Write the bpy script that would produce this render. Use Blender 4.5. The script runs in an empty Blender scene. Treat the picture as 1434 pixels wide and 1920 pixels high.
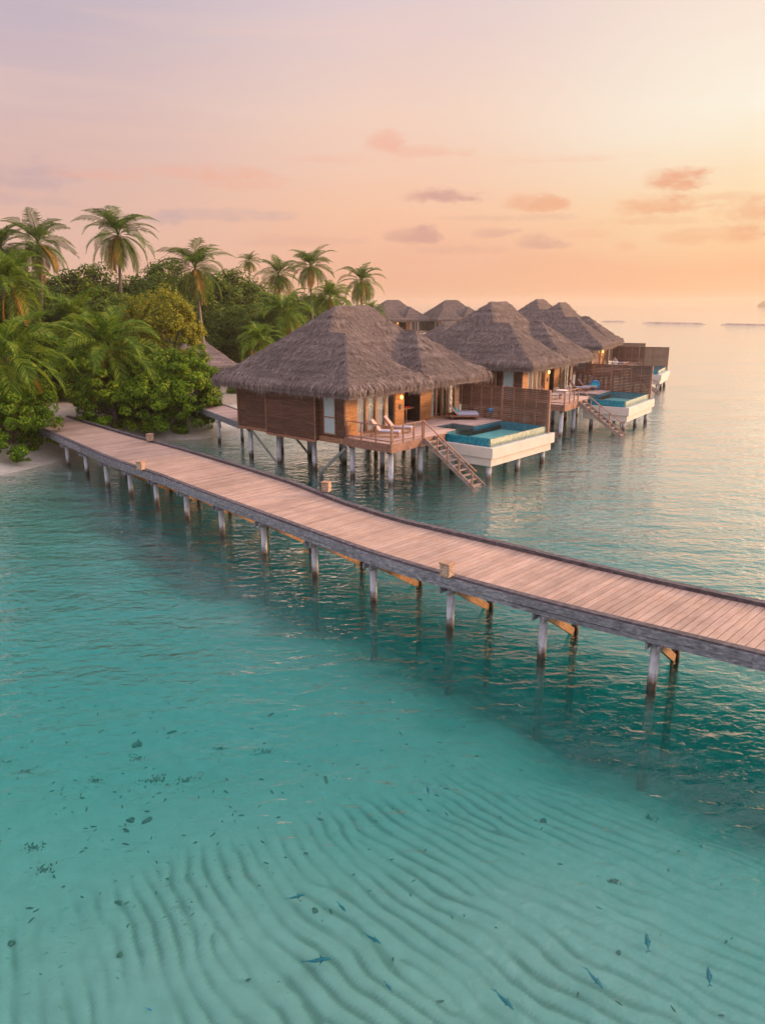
import bpy, math, random
import numpy as np
from mathutils import Vector, Matrix
R = math.radians
random.seed(7)
rng = np.random.default_rng(11)
scene = bpy.context.scene
COL = scene.collection

# ------------------------------------------------------------------ camera
H, F, CX, CY, HY = 10.0, 1400.0, 717.0, 960.0, 570.0
PT = math.atan((CY - HY) / F)
cam = bpy.data.cameras.new('camera')
camo = bpy.data.objects.new('camera', cam)
COL.objects.link(camo)
camo.location = (0, 0, H)
camo.rotation_euler = (math.pi / 2 - PT, 0, 0)
cam.sensor_fit = 'VERTICAL'
cam.sensor_height = 36
cam.lens = F / 1920 * 36
cam.clip_end = 30000
scene.camera = camo

def at(x, y, z=0.0):
    r = (x - CX) / F; u = (CY - y) / F
    c, s = math.cos(PT), math.sin(PT)
    dy, dz = c + u * s, -s + u * c
    t = (z - H) / dz
    return np.array([r * t, dy * t])

def at_y(x, y, Y):
    r = (x - CX) / F; u = (CY - y) / F
    c, s = math.cos(PT), math.sin(PT)
    dy, dz = c + u * s, -s + u * c
    t = Y / dy
    return np.array([r * t, H + dz * t])

# ------------------------------------------------------------------ mesh helpers
class MB:
    def __init__(s):
        s.v, s.f, s.uv, s.n = [], [], [], 0
    def add(s, v, f, uv=None):
        v = np.asarray(v, float).reshape(-1, 3)
        s.v.append(v)
        s.f.extend([tuple(int(i) + s.n for i in q) for q in f])
        s.n += len(v)
        s.uv.append(uv)
        return s
    def box(s, x0, x1, y0, y1, z0, z1):
        v = [(x0, y0, z0), (x1, y0, z0), (x1, y1, z0), (x0, y1, z0),
             (x0, y0, z1), (x1, y0, z1), (x1, y1, z1), (x0, y1, z1)]
        return s.add(v, [(0, 3, 2, 1), (4, 5, 6, 7), (0, 1, 5, 4), (1, 2, 6, 5), (2, 3, 7, 6), (3, 0, 4, 7)])
    def bar(s, a, b, w, h=None, up=(0, 0, 1)):
        a, b = Vector(a), Vector(b)
        h = w if h is None else h
        d = (b - a).normalized()
        upv = Vector(up)
        if abs(d.dot(upv)) > .98: upv = Vector((0, 1, 0))
        sx = d.cross(upv).normalized() * (w / 2)
        sz = sx.normalized().cross(d).normalized() * (h / 2)
        v = [a - sx - sz, a + sx - sz, a + sx + sz, a - sx + sz, b - sx - sz, b + sx - sz, b + sx + sz, b - sx + sz]
        return s.add([tuple(p) for p in v], [(0, 3, 2, 1), (4, 5, 6, 7), (0, 1, 5, 4), (1, 2, 6, 5), (2, 3, 7, 6), (3, 0, 4, 7)])
    def tube(s, pts, rad, n=10, caps=True):
        pts = [Vector(p) for p in pts]
        if not hasattr(rad, '__len__'): rad = [rad] * len(pts)
        V, Fc = [], []
        for i, p in enumerate(pts):
            d = (pts[min(i + 1, len(pts) - 1)] - pts[max(i - 1, 0)]).normalized()
            u = Vector((0, 0, 1)) if abs(d.z) < .9 else Vector((1, 0, 0))
            a = d.cross(u).normalized(); b = a.cross(d).normalized()
            for k in range(n):
                t = 2 * math.pi * k / n
                V.append(tuple(p + (a * math.cos(t) + b * math.sin(t)) * rad[i]))
        for i in range(len(pts) - 1):
            for k in range(n):
                k2 = (k + 1) % n
                Fc.append((i * n + k, i * n + k2, (i + 1) * n + k2, (i + 1) * n + k))
        if caps:
            Fc.append(tuple(range(n))[::-1]); Fc.append(tuple((len(pts) - 1) * n + k for k in range(n)))
        return s.add(V, Fc)
    def build(s, name, mat, parent=None, smooth=False, bevel=0):
        me = bpy.data.meshes.new(name)
        V = np.concatenate(s.v) if s.v else np.zeros((0, 3))
        me.from_pydata(V.tolist(), [], s.f)
        return finish(name, me, mat, parent, smooth, bevel)

def finish(name, me, mat, parent=None, smooth=False, bevel=0):
    for m in (mat if isinstance(mat, (list, tuple)) else [mat]): me.materials.append(m)
    if smooth: me.shade_smooth()
    o = bpy.data.objects.new(name, me)
    COL.objects.link(o)
    if parent is not None: o.parent = parent
    if bevel:
        b = o.modifiers.new('bevel', 'BEVEL'); b.width = bevel; b.segments = 2; b.limit_method = 'ANGLE'
    return o

def quadmesh(name, V, Q, mat, parent=None, smooth=False, attr=None):
    """fast mesh from numpy arrays of vertices and quads (or tris)"""
    me = bpy.data.meshes.new(name)
    V = np.ascontiguousarray(V, dtype=np.float32); Q = np.ascontiguousarray(Q, dtype=np.int32)
    k = Q.shape[1]
    me.vertices.add(len(V)); me.vertices.foreach_set('co', V.ravel())
    me.loops.add(Q.size); me.loops.foreach_set('vertex_index', Q.ravel())
    me.polygons.add(len(Q)); me.polygons.foreach_set('loop_start', np.arange(0, Q.size, k, dtype=np.int32))
    me.update(calc_edges=True)
    if attr:
        for an, arr in attr.items():
            a = me.attributes.new(an, 'FLOAT', 'POINT'); a.data.foreach_set('value', np.ascontiguousarray(arr, dtype=np.float32))
    me.validate()
    if not smooth: me.shade_flat()
    return finish(name, me, mat, parent, smooth)

def tag(o, label=None, cat=None, group=None, kind=None):
    if label: o['label'] = label
    if cat: o['category'] = cat
    if group: o['group'] = group
    if kind: o['kind'] = kind
    return o

def empty(name, loc=(0, 0, 0), rz=0.0, label=None, cat=None, group=None):
    o = bpy.data.objects.new(name, None)
    COL.objects.link(o)
    o.location = loc; o.rotation_euler = (0, 0, rz)
    o.empty_display_size = .3
    return tag(o, label, cat, group)

def copy_tree(o, parent=None, skip=()):
    c = o.copy(); COL.objects.link(c)
    c.parent = parent
    for ch in list(o.children):
        if ch.name.split('.')[0] in skip: continue
        copy_tree(ch, c, skip)
    return c

def place(o, loc, rz=None, s=None, label=None):
    o.location = loc
    if rz is not None: o.rotation_euler = (0, 0, rz)
    if s is not None: o.scale = (s, s, s) if not hasattr(s, '__len__') else s
    if label: o['label'] = label
    return o

# ------------------------------------------------------------------ material helpers
class NT:
    def __init__(s, name):
        s.m = bpy.data.materials.new(name); s.m.use_nodes = True
        s.t = s.m.node_tree; s.t.nodes.clear()
        s.out = s.t.nodes.new('ShaderNodeOutputMaterial')
    def n(s, typ, _in=None, **kw):
        nd = s.t.nodes.new('ShaderNode' + typ)
        for k, v in kw.items(): setattr(nd, k, v)
        for k, v in (_in or {}).items():
            if isinstance(v, bpy.types.NodeSocket): s.t.links.new(v, nd.inputs[k])
            else: nd.inputs[k].default_value = v
        return nd
    def ramp(s, fac, stops, interp='LINEAR'):
        r = s.n('ValToRGB', {'Fac': fac}); cr = r.color_ramp; cr.interpolation = interp
        while len(cr.elements) < len(stops): cr.elements.new(.5)
        for e, (p, c) in zip(cr.elements, stops):
            e.position = p; e.color = (*c, 1) if len(c) == 3 else c
        return r.outputs[0]
    def coord(s, out='Object', scale=(1, 1, 1), rot=(0, 0, 0), vec=None):
        v = vec or s.n('TexCoord').outputs[out]
        return s.n('Mapping', {'Vector': v, 'Scale': scale, 'Rotation': rot}).outputs[0]
    def noise(s, vec, scale=1., detail=4., rough=.55, dist=0.):
        return s.n('TexNoise', {'Vector': vec, 'Scale': scale, 'Detail': detail, 'Roughness': rough, 'Distortion': dist}).outputs['Fac']
    def mix(s, f, a, b, mode='MIX'):
        nd = s.n('Mix', data_type='RGBA', blend_type=mode)
        for k, v in ((0, f), (6, a), (7, b)):
            if isinstance(v, bpy.types.NodeSocket): s.t.links.new(v, nd.inputs[k])
            else: nd.inputs[k].default_value = (*v, 1) if hasattr(v, '__len__') and len(v) == 3 else v
        return nd.outputs[2]
    def math(s, op, a, b=0., c=0.):
        nd = s.n('Math', operation=op)
        for i, v in enumerate((a, b, c)):
            if isinstance(v, bpy.types.NodeSocket): s.t.links.new(v, nd.inputs[i])
            else: nd.inputs[i].default_value = v
        return nd.outputs[0]
    def rand(s): return s.n('NewGeometry').outputs['Random Per Island']
    def bump(s, h, strength=.5, dist=.02):
        return s.n('Bump', {'Height': h, 'Strength': strength, 'Distance': dist}).outputs[0]
    def prin(s, col, rough=.6, normal=None, **kw):
        p = s.n('BsdfPrincipled')
        i = {'Base Color': col, 'Roughness': rough}
        i.update(kw)
        if normal is not None: i['Normal'] = normal
        for k, v in i.items():
            if isinstance(v, bpy.types.NodeSocket): s.t.links.new(v, p.inputs[k])
            else: p.inputs[k].default_value = (*v, 1) if hasattr(v, '__len__') and len(v) == 3 else v
        return p.outputs[0]
    def done(s, sh, vol=None):
        s.t.links.new(sh, s.out.inputs[0])
        if vol is not None: s.t.links.new(vol, s.out.inputs[1])
        return s.m

def wood_mat(name, c0, c1, c2, scale=(1, 14, 14), rough=.65, isl=.5, coord='Object', bmp=.3, rot=(0, 0, 0)):
    n = NT(name)
    v = n.coord(coord, scale, rot)
    g = n.noise(v, 1.6, 6, .65, .4)
    base = n.ramp(g, [(.28, c0), (.52, c1), (.75, c2)])
    big = n.noise(n.coord('Object', (.6, .6, .6)), 1., 4, .6)
    r = n.rand()
    k = n.math('ADD', n.math('MULTIPLY', r, isl), n.math('MULTIPLY', big, .5))
    val = n.math('ADD', k, .75 - isl / 2)
    hs = n.n('HueSaturation', {'Color': base, 'Value': val, 'Saturation': .95})
    return n.done(n.prin(hs.outputs[0], rough, n.bump(g, bmp, .01)))

def plain_mat(name, c, rough=.7, var=.12, scale=3., bmp=0., **kw):
    n = NT(name)
    g = n.noise(n.coord('Object', (scale,) * 3), 1., 5, .6)
    a = tuple(x * (1 - var) for x in c); b = tuple(min(1, x * (1 + var)) for x in c)
    col = n.ramp(g, [(.3, a), (.7, b)])
    return n.done(n.prin(col, rough, n.bump(g, bmp, .01) if bmp else None, **kw))

def leaf_mat(name, dark, mid, light, warm=None, trans=.35, nscale=.5):
    n = NT(name)
    r = n.rand()
    big = n.noise(n.coord('Object', (nscale,) * 3), 1., 3, .6)
    k = n.math('ADD', n.math('MULTIPLY', r, .55), n.math('MULTIPLY', big, .55))
    stops = [(.2, dark), (.5, mid), (.78, light)]
    if warm: stops.append((.93, warm))
    c = n.ramp(k, stops)
    p = n.prin(c, .55, None, **{'Specular IOR Level': .18})
    t = n.n('BsdfTranslucent', {'Color': c}).outputs[0]
    mx = n.n('MixShader', {0: trans, 1: p, 2: t}).outputs[0]
    return n.done(mx)

M = {}
def thatch_mat():
    n = NT('thatch')
    r = n.rand()
    v = n.coord('Object', (9, 9, 3))
    fine = n.noise(v, 3., 5, .7)
    big = n.noise(n.coord('Object', (.35, .35, .5)), 1., 5, .6)
    lay = n.noise(n.coord('Object', (.25, .25, 5)), 1., 3, .55)
    k = n.math('ADD', n.math('MULTIPLY', fine, .45), n.math('ADD', n.math('MULTIPLY', big, .3), n.math('MULTIPLY', lay, .25)))
    c = n.ramp(k, [(.3, (.085, .062, .054)), (.5, (.21, .157, .14)), (.68, (.38, .30, .265))])
    hs = n.n('HueSaturation', {'Color': c, 'Value': n.math('MULTIPLY_ADD', n.math('POWER', r, 1.4), 1.15, .6), 'Saturation': .85})
    return n.done(n.prin(hs.outputs[0], .9, n.bump(fine, .6, .04), **{'Specular IOR Level': .15}))
M['thatch'] = thatch_mat()
M['wall_dark'] = None
def wall_mat(name, c0, c1, c2, pitch=.14):
    n = NT(name)
    tc = n.n('TexCoord').outputs['Object']
    sep = n.n('SeparateXYZ', {0: tc})
    z = n.math('DIVIDE', sep.outputs[2], pitch)
    fr = n.math('FRACT', z); idx = n.math('FLOOR', z)
    wn = n.n('TexWhiteNoise', {'W': n.math('ADD', idx, n.math('MULTIPLY', n.math('FLOOR', n.math('DIVIDE', n.math('ADD', sep.outputs[1], sep.outputs[0]), 2.1)), 17.3))}, noise_dimensions='1D').outputs['Value']
    g = n.noise(n.coord('Object', (1.3, 1.3, 16)), 1.4, 6, .65, .5)
    c = n.ramp(n.math('ADD', n.math('MULTIPLY', g, .86), n.math('MULTIPLY', wn, .14)), [(.25, c0), (.5, c1), (.72, c2)])
    gap = n.math('LESS_THAN', fr, .09)
    c2_ = n.mix(gap, c, tuple(x * .25 for x in c0))
    prof = n.math('SMOOTH_MIN', n.math('MULTIPLY', fr, 6.), 1., .3)
    return n.done(n.prin(c2_, .6, n.bump(n.math('ADD', prof, n.math('MULTIPLY', g, .2)), .5, .02)))
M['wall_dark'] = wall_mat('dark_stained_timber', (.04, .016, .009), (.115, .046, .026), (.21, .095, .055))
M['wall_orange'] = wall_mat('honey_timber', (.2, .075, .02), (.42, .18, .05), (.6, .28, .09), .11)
M['wood_trim'] = wood_mat('brown_trim_wood', (.14, .055, .025), (.27, .12, .055), (.4, .2, .1), (3, 3, 12))
M['rail'] = wood_mat('rail_wood', (.14, .06, .035), (.28, .13, .08), (.4, .22, .14), (4, 4, 4))
M['fence'] = wood_mat('fence_slat_wood', (.07, .027, .014), (.155, .065, .034), (.25, .115, .065), (2, 2, 18))
M['deck'] = wood_mat('sun_bleached_deck', (.34, .21, .17), (.5, .34, .28), (.62, .45, .38), (1.2, 20, 1), .75, .35)
M['jetty_deck'] = None
def jetty_deck_mat():
    n = NT('jetty_deck_wood')
    uv = n.n('UVMap', uv_map='plank').outputs[0]
    v = n.coord(scale=(.9, 5, 1), vec=uv)
    g = n.noise(v, 1.5, 6, .65, .3)
    base = n.ramp(g, [(.28, (.33, .22, .17)), (.5, (.41, .285, .225)), (.72, (.49, .36, .29))])
    big = n.noise(n.coord('Object', (.45, .45, .45)), 1., 5, .65)
    edge = n.noise(n.coord('Object', (2.2, 2.2, 1)), 1., 4, .7)
    val = n.math('ADD', n.math('MULTIPLY', n.math('POWER', n.rand(), .7), .30), n.math('MULTIPLY_ADD', big, .9, .34))
    hs = n.n('HueSaturation', {'Color': base, 'Value': val, 'Saturation': n.math('MULTIPLY_ADD', edge, .5, .8)})
    return n.done(n.prin(hs.outputs[0], .7, n.bump(g, .08, .004)))
M['jetty_deck'] = jetty_deck_mat()
M['kerb'] = wood_mat('weathered_grey_wood', (.07, .075, .085), (.19, .195, .215), (.40, .40, .42), (3, 3, 9), .8, .4)
M['kerb_dark'] = wood_mat('dark_kerb_wood', (.035, .028, .034), (.085, .07, .08), (.2, .17, .18), (3, 3, 6), .7, .4)
M['brace'] = wood_mat('orange_brace_wood', (.16, .075, .03), (.38, .2, .08), (.55, .32, .14), (5, 5, 5), .7, .3)
M['greybrace'] = wood_mat('pale_brace_wood', (.12, .13, .11), (.25, .27, .23), (.4, .42, .36), (5, 5, 5), .7, .3)
def post_mat():
    n = NT('painted_concrete_post')
    g = n.noise(n.coord('Object', (5, 5, 2)), 1.4, 6, .7)
    pos = n.n('NewGeometry').outputs['Position']
    z = n.n('SeparateXYZ', {0: pos}).outputs[2]
    orr = n.n('ObjectInfo').outputs['Random']
    zz = n.math('ADD', n.math('ADD', z, n.math('MULTIPLY', n.math('SUBTRACT', g, .5), .5)), n.math('MULTIPLY_ADD', orr, -.22, .11))
    alg = n.ramp(zz, [(.14, (1, 1, 1)), (.34, (.55, .55, .55)), (.44, (0, 0, 0))])
    base = n.ramp(g, [(.3, (.27, .285, .29)), (.6, (.47, .49, .51))])
    rust = n.ramp(g, [(.35, (.05, .033, .02)), (.7, (.15, .10, .06))])
    c = n.mix(alg, base, rust)
    deep = n.ramp(zz, [(.05, (1, 1, 1)), (.2, (0, 0, 0))])
    c = n.mix(deep, c, (.035, .03, .02))
    murk_fade = n.n('MapRange', {0: zz, 1: -.25, 2: -.8, 3: 0., 4: 1.}).outputs[0]  # murky-water fade painted on the submerged post, matched to the bed
    c = n.mix(murk_fade, c, (.19, .20, .16))
    return n.done(n.prin(c, .7, n.bump(g, .4, .02)))
M['post'] = post_mat()
M['stone'] = plain_mat('pale_render', (.62, .56, .48), .8, .08, 1.5, .2)
M['pebble'] = plain_mat('white_pebbles', (.7, .7, .68), .7, .2, 6)
def tile_mat(name, a, b, sc=9.):
    n = NT(name)
    vo = n.n('TexVoronoi', {'Vector': n.coord('Object', (sc,) * 3), 'Scale': 1.}, distance='CHEBYCHEV').outputs['Color']
    f = n.n('RGBToBW', {0: vo}).outputs[0]
    c = n.ramp(f, [(.2, a), (.8, b)])
    return n.done(n.prin(c, .15))
M['tile'] = tile_mat('teal_mosaic', (.0, .16, .22), (.01, .28, .36))
M['tile_pale'] = tile_mat('sage_mosaic', (.16, .23, .17), (.3, .36, .27))
M['metal'] = plain_mat('dark_metal', (.12, .11, .1), .4, .1, 3)
M['cushion'] = plain_mat('rose_cushion', (.55, .36, .32), .9, .08, 8)
M['cushion_grey'] = plain_mat('grey_cushion', (.42, .42, .5), .9, .08, 8)
M['white_fabric'] = plain_mat('white_fabric', (.75, .72, .68), .9, .08, 8)
M['turquoise'] = plain_mat('turquoise_fabric', (.02, .5, .48), .8, .1, 8)
M['blue'] = plain_mat('blue_plastic', (.02, .25, .6), .5, .1, 8)
M['red'] = plain_mat('red_fabric', (.6, .06, .05), .7, .1, 8)
M['glass_blue'] = plain_mat('bluish_frosted_glass', (.42, .52, .52), .25, .06, 2)
M['interior'] = plain_mat('interior_wall', (.3, .17, .09), .8, .15, 2)
M['interior_dark'] = plain_mat('dark_interior', (.05, .03, .022), .7, .3, 3)
M['yellow_wood'] = M['wall_orange']
def curtain_mat():
    n = NT('curtain_cloth')
    w = n.n('TexWave', {'Vector': n.coord('Object'), 'Scale': 5., 'Distortion': 2., 'Detail': 1.}, bands_direction='X').outputs['Fac']
    c = n.ramp(w, [(0, (.68, .62, .54)), (1, (.88, .84, .76))])
    return n.done(n.prin(c, .9, n.bump(w, .4, .02)))
M['curtain'] = curtain_mat()
def glass_mat():
    n = NT('window_glass')
    f = n.math('MULTIPLY_ADD', n.math('POWER', n.n('LayerWeight', {'Blend': .5}).outputs['Facing'], 4.), .8, .04)
    t = n.n('BsdfTransparent', {'Color': (.96, .98, .98, 1)}).outputs[0]
    g = n.n('BsdfGlossy', {'Color': (1, 1, 1, 1), 'Roughness': .03}).outputs[0]
    return n.done(n.n('MixShader', {0: f, 1: t, 2: g}).outputs[0])
M['glass'] = glass_mat()
def lamp_mat():
    n = NT('lamp_glow')
    return n.done(n.n('Emission', {'Color': (1, .5, .12, 1), 'Strength': 5.}).outputs[0])
M['lamp'] = lamp_mat()

# ------------------------------------------------------------------ world (dusk sky)
SUN_HEAD, SUN_EL = 76.0, 13.0         # heading clockwise from +Y
def build_world():
    w = bpy.data.worlds.new('World'); scene.world = w; w.use_nodes = True
    s = NT.__new__(NT); s.t = w.node_tree; s.t.nodes.clear()
    s.out = s.t.nodes.new('ShaderNodeOutputWorld')
    d = s.n('TexCoord').outputs['Generated']
    dn = s.n('VectorMath', {0: d}, operation='NORMALIZE').outputs[0]
    sp = s.n('SeparateXYZ', {0: dn})
    x, y, z = sp.outputs[0], sp.outputs[1], sp.outputs[2]
    el = s.math('MULTIPLY', s.math('ARCSINE', z), 57.2958)
    az = s.math('MULTIPLY', s.math('ARCTAN2', x, y), 57.2958)
    warp = s.noise(s.coord(scale=(2.2, 2.2, 9), vec=dn), 1., 4, .55)
    e2 = s.math('ADD', el, s.math('MULTIPLY', s.math('SUBTRACT', warp, .5), 5.))
    ef = s.math('DIVIDE', e2, 40.)
    def L(r, g, b): return tuple(((c / 255 + .055) / 1.055) ** 2.4 if c > 10 else c / 255 / 12.92 for c in (r, g, b))
    left = s.ramp(ef, [(0., L(226, 168, 142)), (.08, L(230, 184, 164)), (.18, L(226, 184, 170)), (.32, L(216, 188, 188)), (.48, L(194, 181, 196)), (.75, L(186, 172, 184)), (1., L(184, 174, 186))])
    mid = s.ramp(ef, [(0., L(240, 178, 142)), (.07, L(244, 184, 154)), (.16, L(251, 198, 165)), (.32, L(247, 212, 192)), (.48, L(228, 206, 208)), (.75, L(208, 190, 190)), (1., L(194, 180, 188))])
    right = s.ramp(ef, [(0., L(250, 190, 140)), (.06, L(252, 190, 144)), (.15, L(255, 218, 168)), (.30, L(255, 247, 226)), (.46, L(254, 232, 214)), (.75, L(228, 204, 188)), (1., L(200, 184, 188))])
    sun = (math.sin(R(SUN_HEAD)), math.cos(R(SUN_HEAD)), 0.)
    hd = s.n('VectorMath', {0: s.n('CombineXYZ', {0: x, 1: y, 2: 0.}).outputs[0]}, operation='NORMALIZE').outputs[0]
    # azimuth blend
    fa = s.n('MapRange', {0: az, 1: -24., 2: 2., 3: 0., 4: 1.}, interpolation_type='SMOOTHSTEP').outputs[0]
    fb = s.n('MapRange', {0: az, 1: 0., 2: 27., 3: 0., 4: 1.}, interpolation_type='SMOOTHSTEP').outputs[0]
    back = s.n('MapRange', {0: y, 1: -.5, 2: .25, 3: 0., 4: 1.}, interpolation_type='SMOOTHSTEP').outputs[0]
    c = s.mix(fb, s.mix(fa, left, mid), right)
    backc = s.ramp(ef, [(0., L(205, 168, 165)), (.2, L(192, 168, 176)), (.6, L(176, 168, 186)), (1., L(184, 174, 186))])
    c = s.mix(back, backc, c)
    # glow round the (out of frame) sun
    dt = s.n('VectorMath', {0: dn, 1: (math.sin(R(52)) * math.cos(R(11)), math.cos(R(52)) * math.cos(R(11)), math.sin(R(11)))}, operation='DOT_PRODUCT').outputs['Value']
    glow = s.n('MapRange', {0: dt, 1: .885, 2: 1., 3: 0., 4: 1.}, interpolation_type='SMOOTHSTEP').outputs[0]
    c = s.mix(s.math('MULTIPLY', glow, .9), c, s.mix(1., c, (2.2, 1.6, 1.), 'ADD'))
    # streaky high veil, very faint
    veil = s.noise(s.coord(scale=(1.2, 1.2, 14), rot=(0, R(4), 0), vec=dn), 2.2, 6, .6, .3)
    vf = s.n('MapRange', {0: veil, 1: .5, 2: .75, 3: 0., 4: .22}).outputs[0]
    c = s.mix(vf, c, L(255, 214, 190))
    # small clouds: direction (px in photo) , size, colour
    pink, mauve, orange, lilac = L(246, 168, 142), L(205, 150, 142), L(238, 158, 118), L(184, 158, 170)
    CL = [(722, 271, 40, 17, .5, pink), (792, 287, 78, 9, .35, pink), (828, 371, 78, 12, .75, mauve), (1000, 384, 58, 15, .62, orange),
          (1266, 338, 58, 17, .8, orange), (1232, 390, 72, 18, .62, orange), (1400, 400, 66, 16, .55, orange), (774, 444, 56, 17, .7, mauve),
          (918, 440, 38, 10, .4, mauve), (1008, 456, 42, 13, .5, mauve), (1288, 447, 52, 12, .35, orange), (1384, 443, 42, 16, .6, orange),
          (1182, 463, 28, 9, .35, orange), (1100, 443, 44, 8, .25, orange), (390, 326, 120, 12, .4, pink), (50, 338, 80, 24, .45, lilac),
          (420, 407, 130, 12, .35, lilac), (300, 412, 44, 12, .35, lilac), (450, 345, 90, 14, .3, pink), (560, 455, 110, 12, .22, mauve), (1240, 415, 120, 7, .25, orange), (960, 410, 140, 6, .2, mauve), (640, 300, 100, 7, .2, pink), (1060, 300, 130, 6, .18, pink), (1330, 372, 90, 7, .3, orange), (850, 470, 130, 7, .2, mauve), (180, 330, 90, 8, .3, pink), (0, 375, 120, 10, .3, lilac)]
    nz = s.noise(s.coord(scale=(1, 1, 2.6), vec=dn), 26., 6, .62, .2)
    nz2 = s.noise(s.coord(scale=(1, 1, 2.2), vec=dn), 75., 4, .6)
    # noise displaced azimuth/elevation
    azn = s.math('ADD', az, s.math('MULTIPLY', s.math('SUBTRACT', nz, .5), 2.6))
    eln = s.math('ADD', el, s.math('MULTIPLY', s.math('SUBTRACT', nz2, .5), .55))
    for (px, py, w_, h_, st, cc) in CL:
        r = (px - CX) / F; u = (CY - py) / F; cs, sn = math.cos(PT), math.sin(PT)
        dy, dz = cs + u * sn, -sn + u * cs
        a0 = math.degrees(math.atan2(r, dy)); e0 = math.degrees(math.atan2(dz, math.hypot(r, dy)))
        wa, ha = w_ / F * 57.3, h_ / F * 57.3
        u1 = s.math('DIVIDE', s.math('SUBTRACT', azn, a0), wa)
        v1 = s.math('DIVIDE', s.math('SUBTRACT', eln, e0), ha)
        # flat bottoms: compress below the centre
        v1 = s.math('ADD', v1, s.math('MULTIPLY', s.math('ABSOLUTE', v1), -.25))
        q = s.math('ADD', s.math('MULTIPLY', u1, u1), s.math('MULTIPLY', v1, v1))
        q = s.math('ADD', q, s.math('MULTIPLY_ADD', nz, 3.6, -1.8))
        m = s.n('MapRange', {0: q, 1: 1.3, 2: -.3, 3: 0., 4: min(1., st * .95)}, interpolation_type='SMOOTHSTEP').outputs[0]
        c = s.mix(m, c, cc)
    up = s.n('MapRange', {0: el, 1: 18., 2: 45., 3: 0., 4: 1.}, interpolation_type='SMOOTHSTEP').outputs[0]
    wr = s.n('MapRange', {0: x, 1: .06, 2: .5, 3: 0., 4: 3.4}, interpolation_type='SMOOTHSTEP').outputs[0]
    wb = s.n('MapRange', {0: y, 1: .30, 2: -.15, 3: 0., 4: 2.3}, interpolation_type='SMOOTHSTEP').outputs[0]
    stg = s.math('MULTIPLY_ADD', up, s.math('ADD', s.math('MAXIMUM', wr, wb), .1), .95)  # unseen sky overhead, right and behind brightened to light the scene
    bg = s.n('Background', {'Color': c, 'Strength': stg})
    sky = s.n('TexSky', sky_type='NISHITA')
    sky.sun_disc = False; sky.sun_elevation = R(SUN_EL); sky.sun_rotation = R(SUN_HEAD)
    bg2 = s.n('Background', {'Color': sky.outputs[0], 'Strength': .006})
    s.t.links.new(s.n('AddShader', {0: bg.outputs[0], 1: bg2.outputs[0]}).outputs[0], s.out.inputs[0])
build_world()

sl = bpy.data.lights.new('sun', 'SUN'); so = bpy.data.objects.new('sun', sl); COL.objects.link(so)
sl.energy = 5.0; sl.color = (1, .58, .30); sl.angle = R(9)
sd = Vector((math.sin(R(SUN_HEAD)) * math.cos(R(SUN_EL)), math.cos(R(SUN_HEAD)) * math.cos(R(SUN_EL)), math.sin(R(SUN_EL))))
so.rotation_euler = sd.to_track_quat('Z', 'Y').to_euler()

# ------------------------------------------------------------------ ground sheet (island, beach and sea bed)
COAST = np.array([(-260, -60), (-120, 0), (-60, 26), (-38, 36), (-27, 41), (-23.2, 44.4), (-21.5, 47.5), (-19, 52.3), (-17.3, 55.6), (-14.1, 56.6),
                  (-12.0, 59.5), (-10.5, 63.5), (-8, 69), (-4.5, 78), (-1, 92), (4, 112), (0, 150), (-20, 230), (-80, 330), (-260, 420)], float)
def seg_sd(P):
    """signed distance to the coast line, positive inland"""
    best = np.full(len(P), 1e9); sgn = np.ones(len(P))
    for a, b in zip(COAST[:-1], COAST[1:]):
        d = b - a; t = np.clip(((P - a) @ d) / (d @ d), 0, 1)
        q = a + t[:, None] * d; r = P - q
        dist = np.hypot(r[:, 0], r[:, 1]); cr = d[0] * r[:, 1] - d[1] * r[:, 0]
        m = dist < best - 1e-9
        best[m] = dist[m]; sgn[m] = np.sign(cr[m])
    return best * sgn
_g = np.random.default_rng(5).random((64, 64))
def vnoise(x, y):
    xi = np.floor(x).astype(int); yi = np.floor(y).astype(int); fx = x - xi; fy = y - yi
    fx = fx * fx * (3 - 2 * fx); fy = fy * fy * (3 - 2 * fy)
    g = lambda a, b: _g[a % 64, b % 64]
    return (g(xi, yi) * (1 - fx) + g(xi + 1, yi) * fx) * (1 - fy) + (g(xi, yi + 1) * (1 - fx) + g(xi + 1, yi + 1) * fx) * fy
def fbm(x, y, o=4):
    s = 0; a = .5
    for i in range(o):
        s = s + a * vnoise(x * 2 ** i + 7.3 * i, y * 2 ** i + 3.1 * i); a *= .5
    return s / (1 - .5 ** o)
def sstep(a, b, x):
    t = np.clip((x - a) / (b - a), 0, 1); return t * t * (3 - 2 * t)

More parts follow.
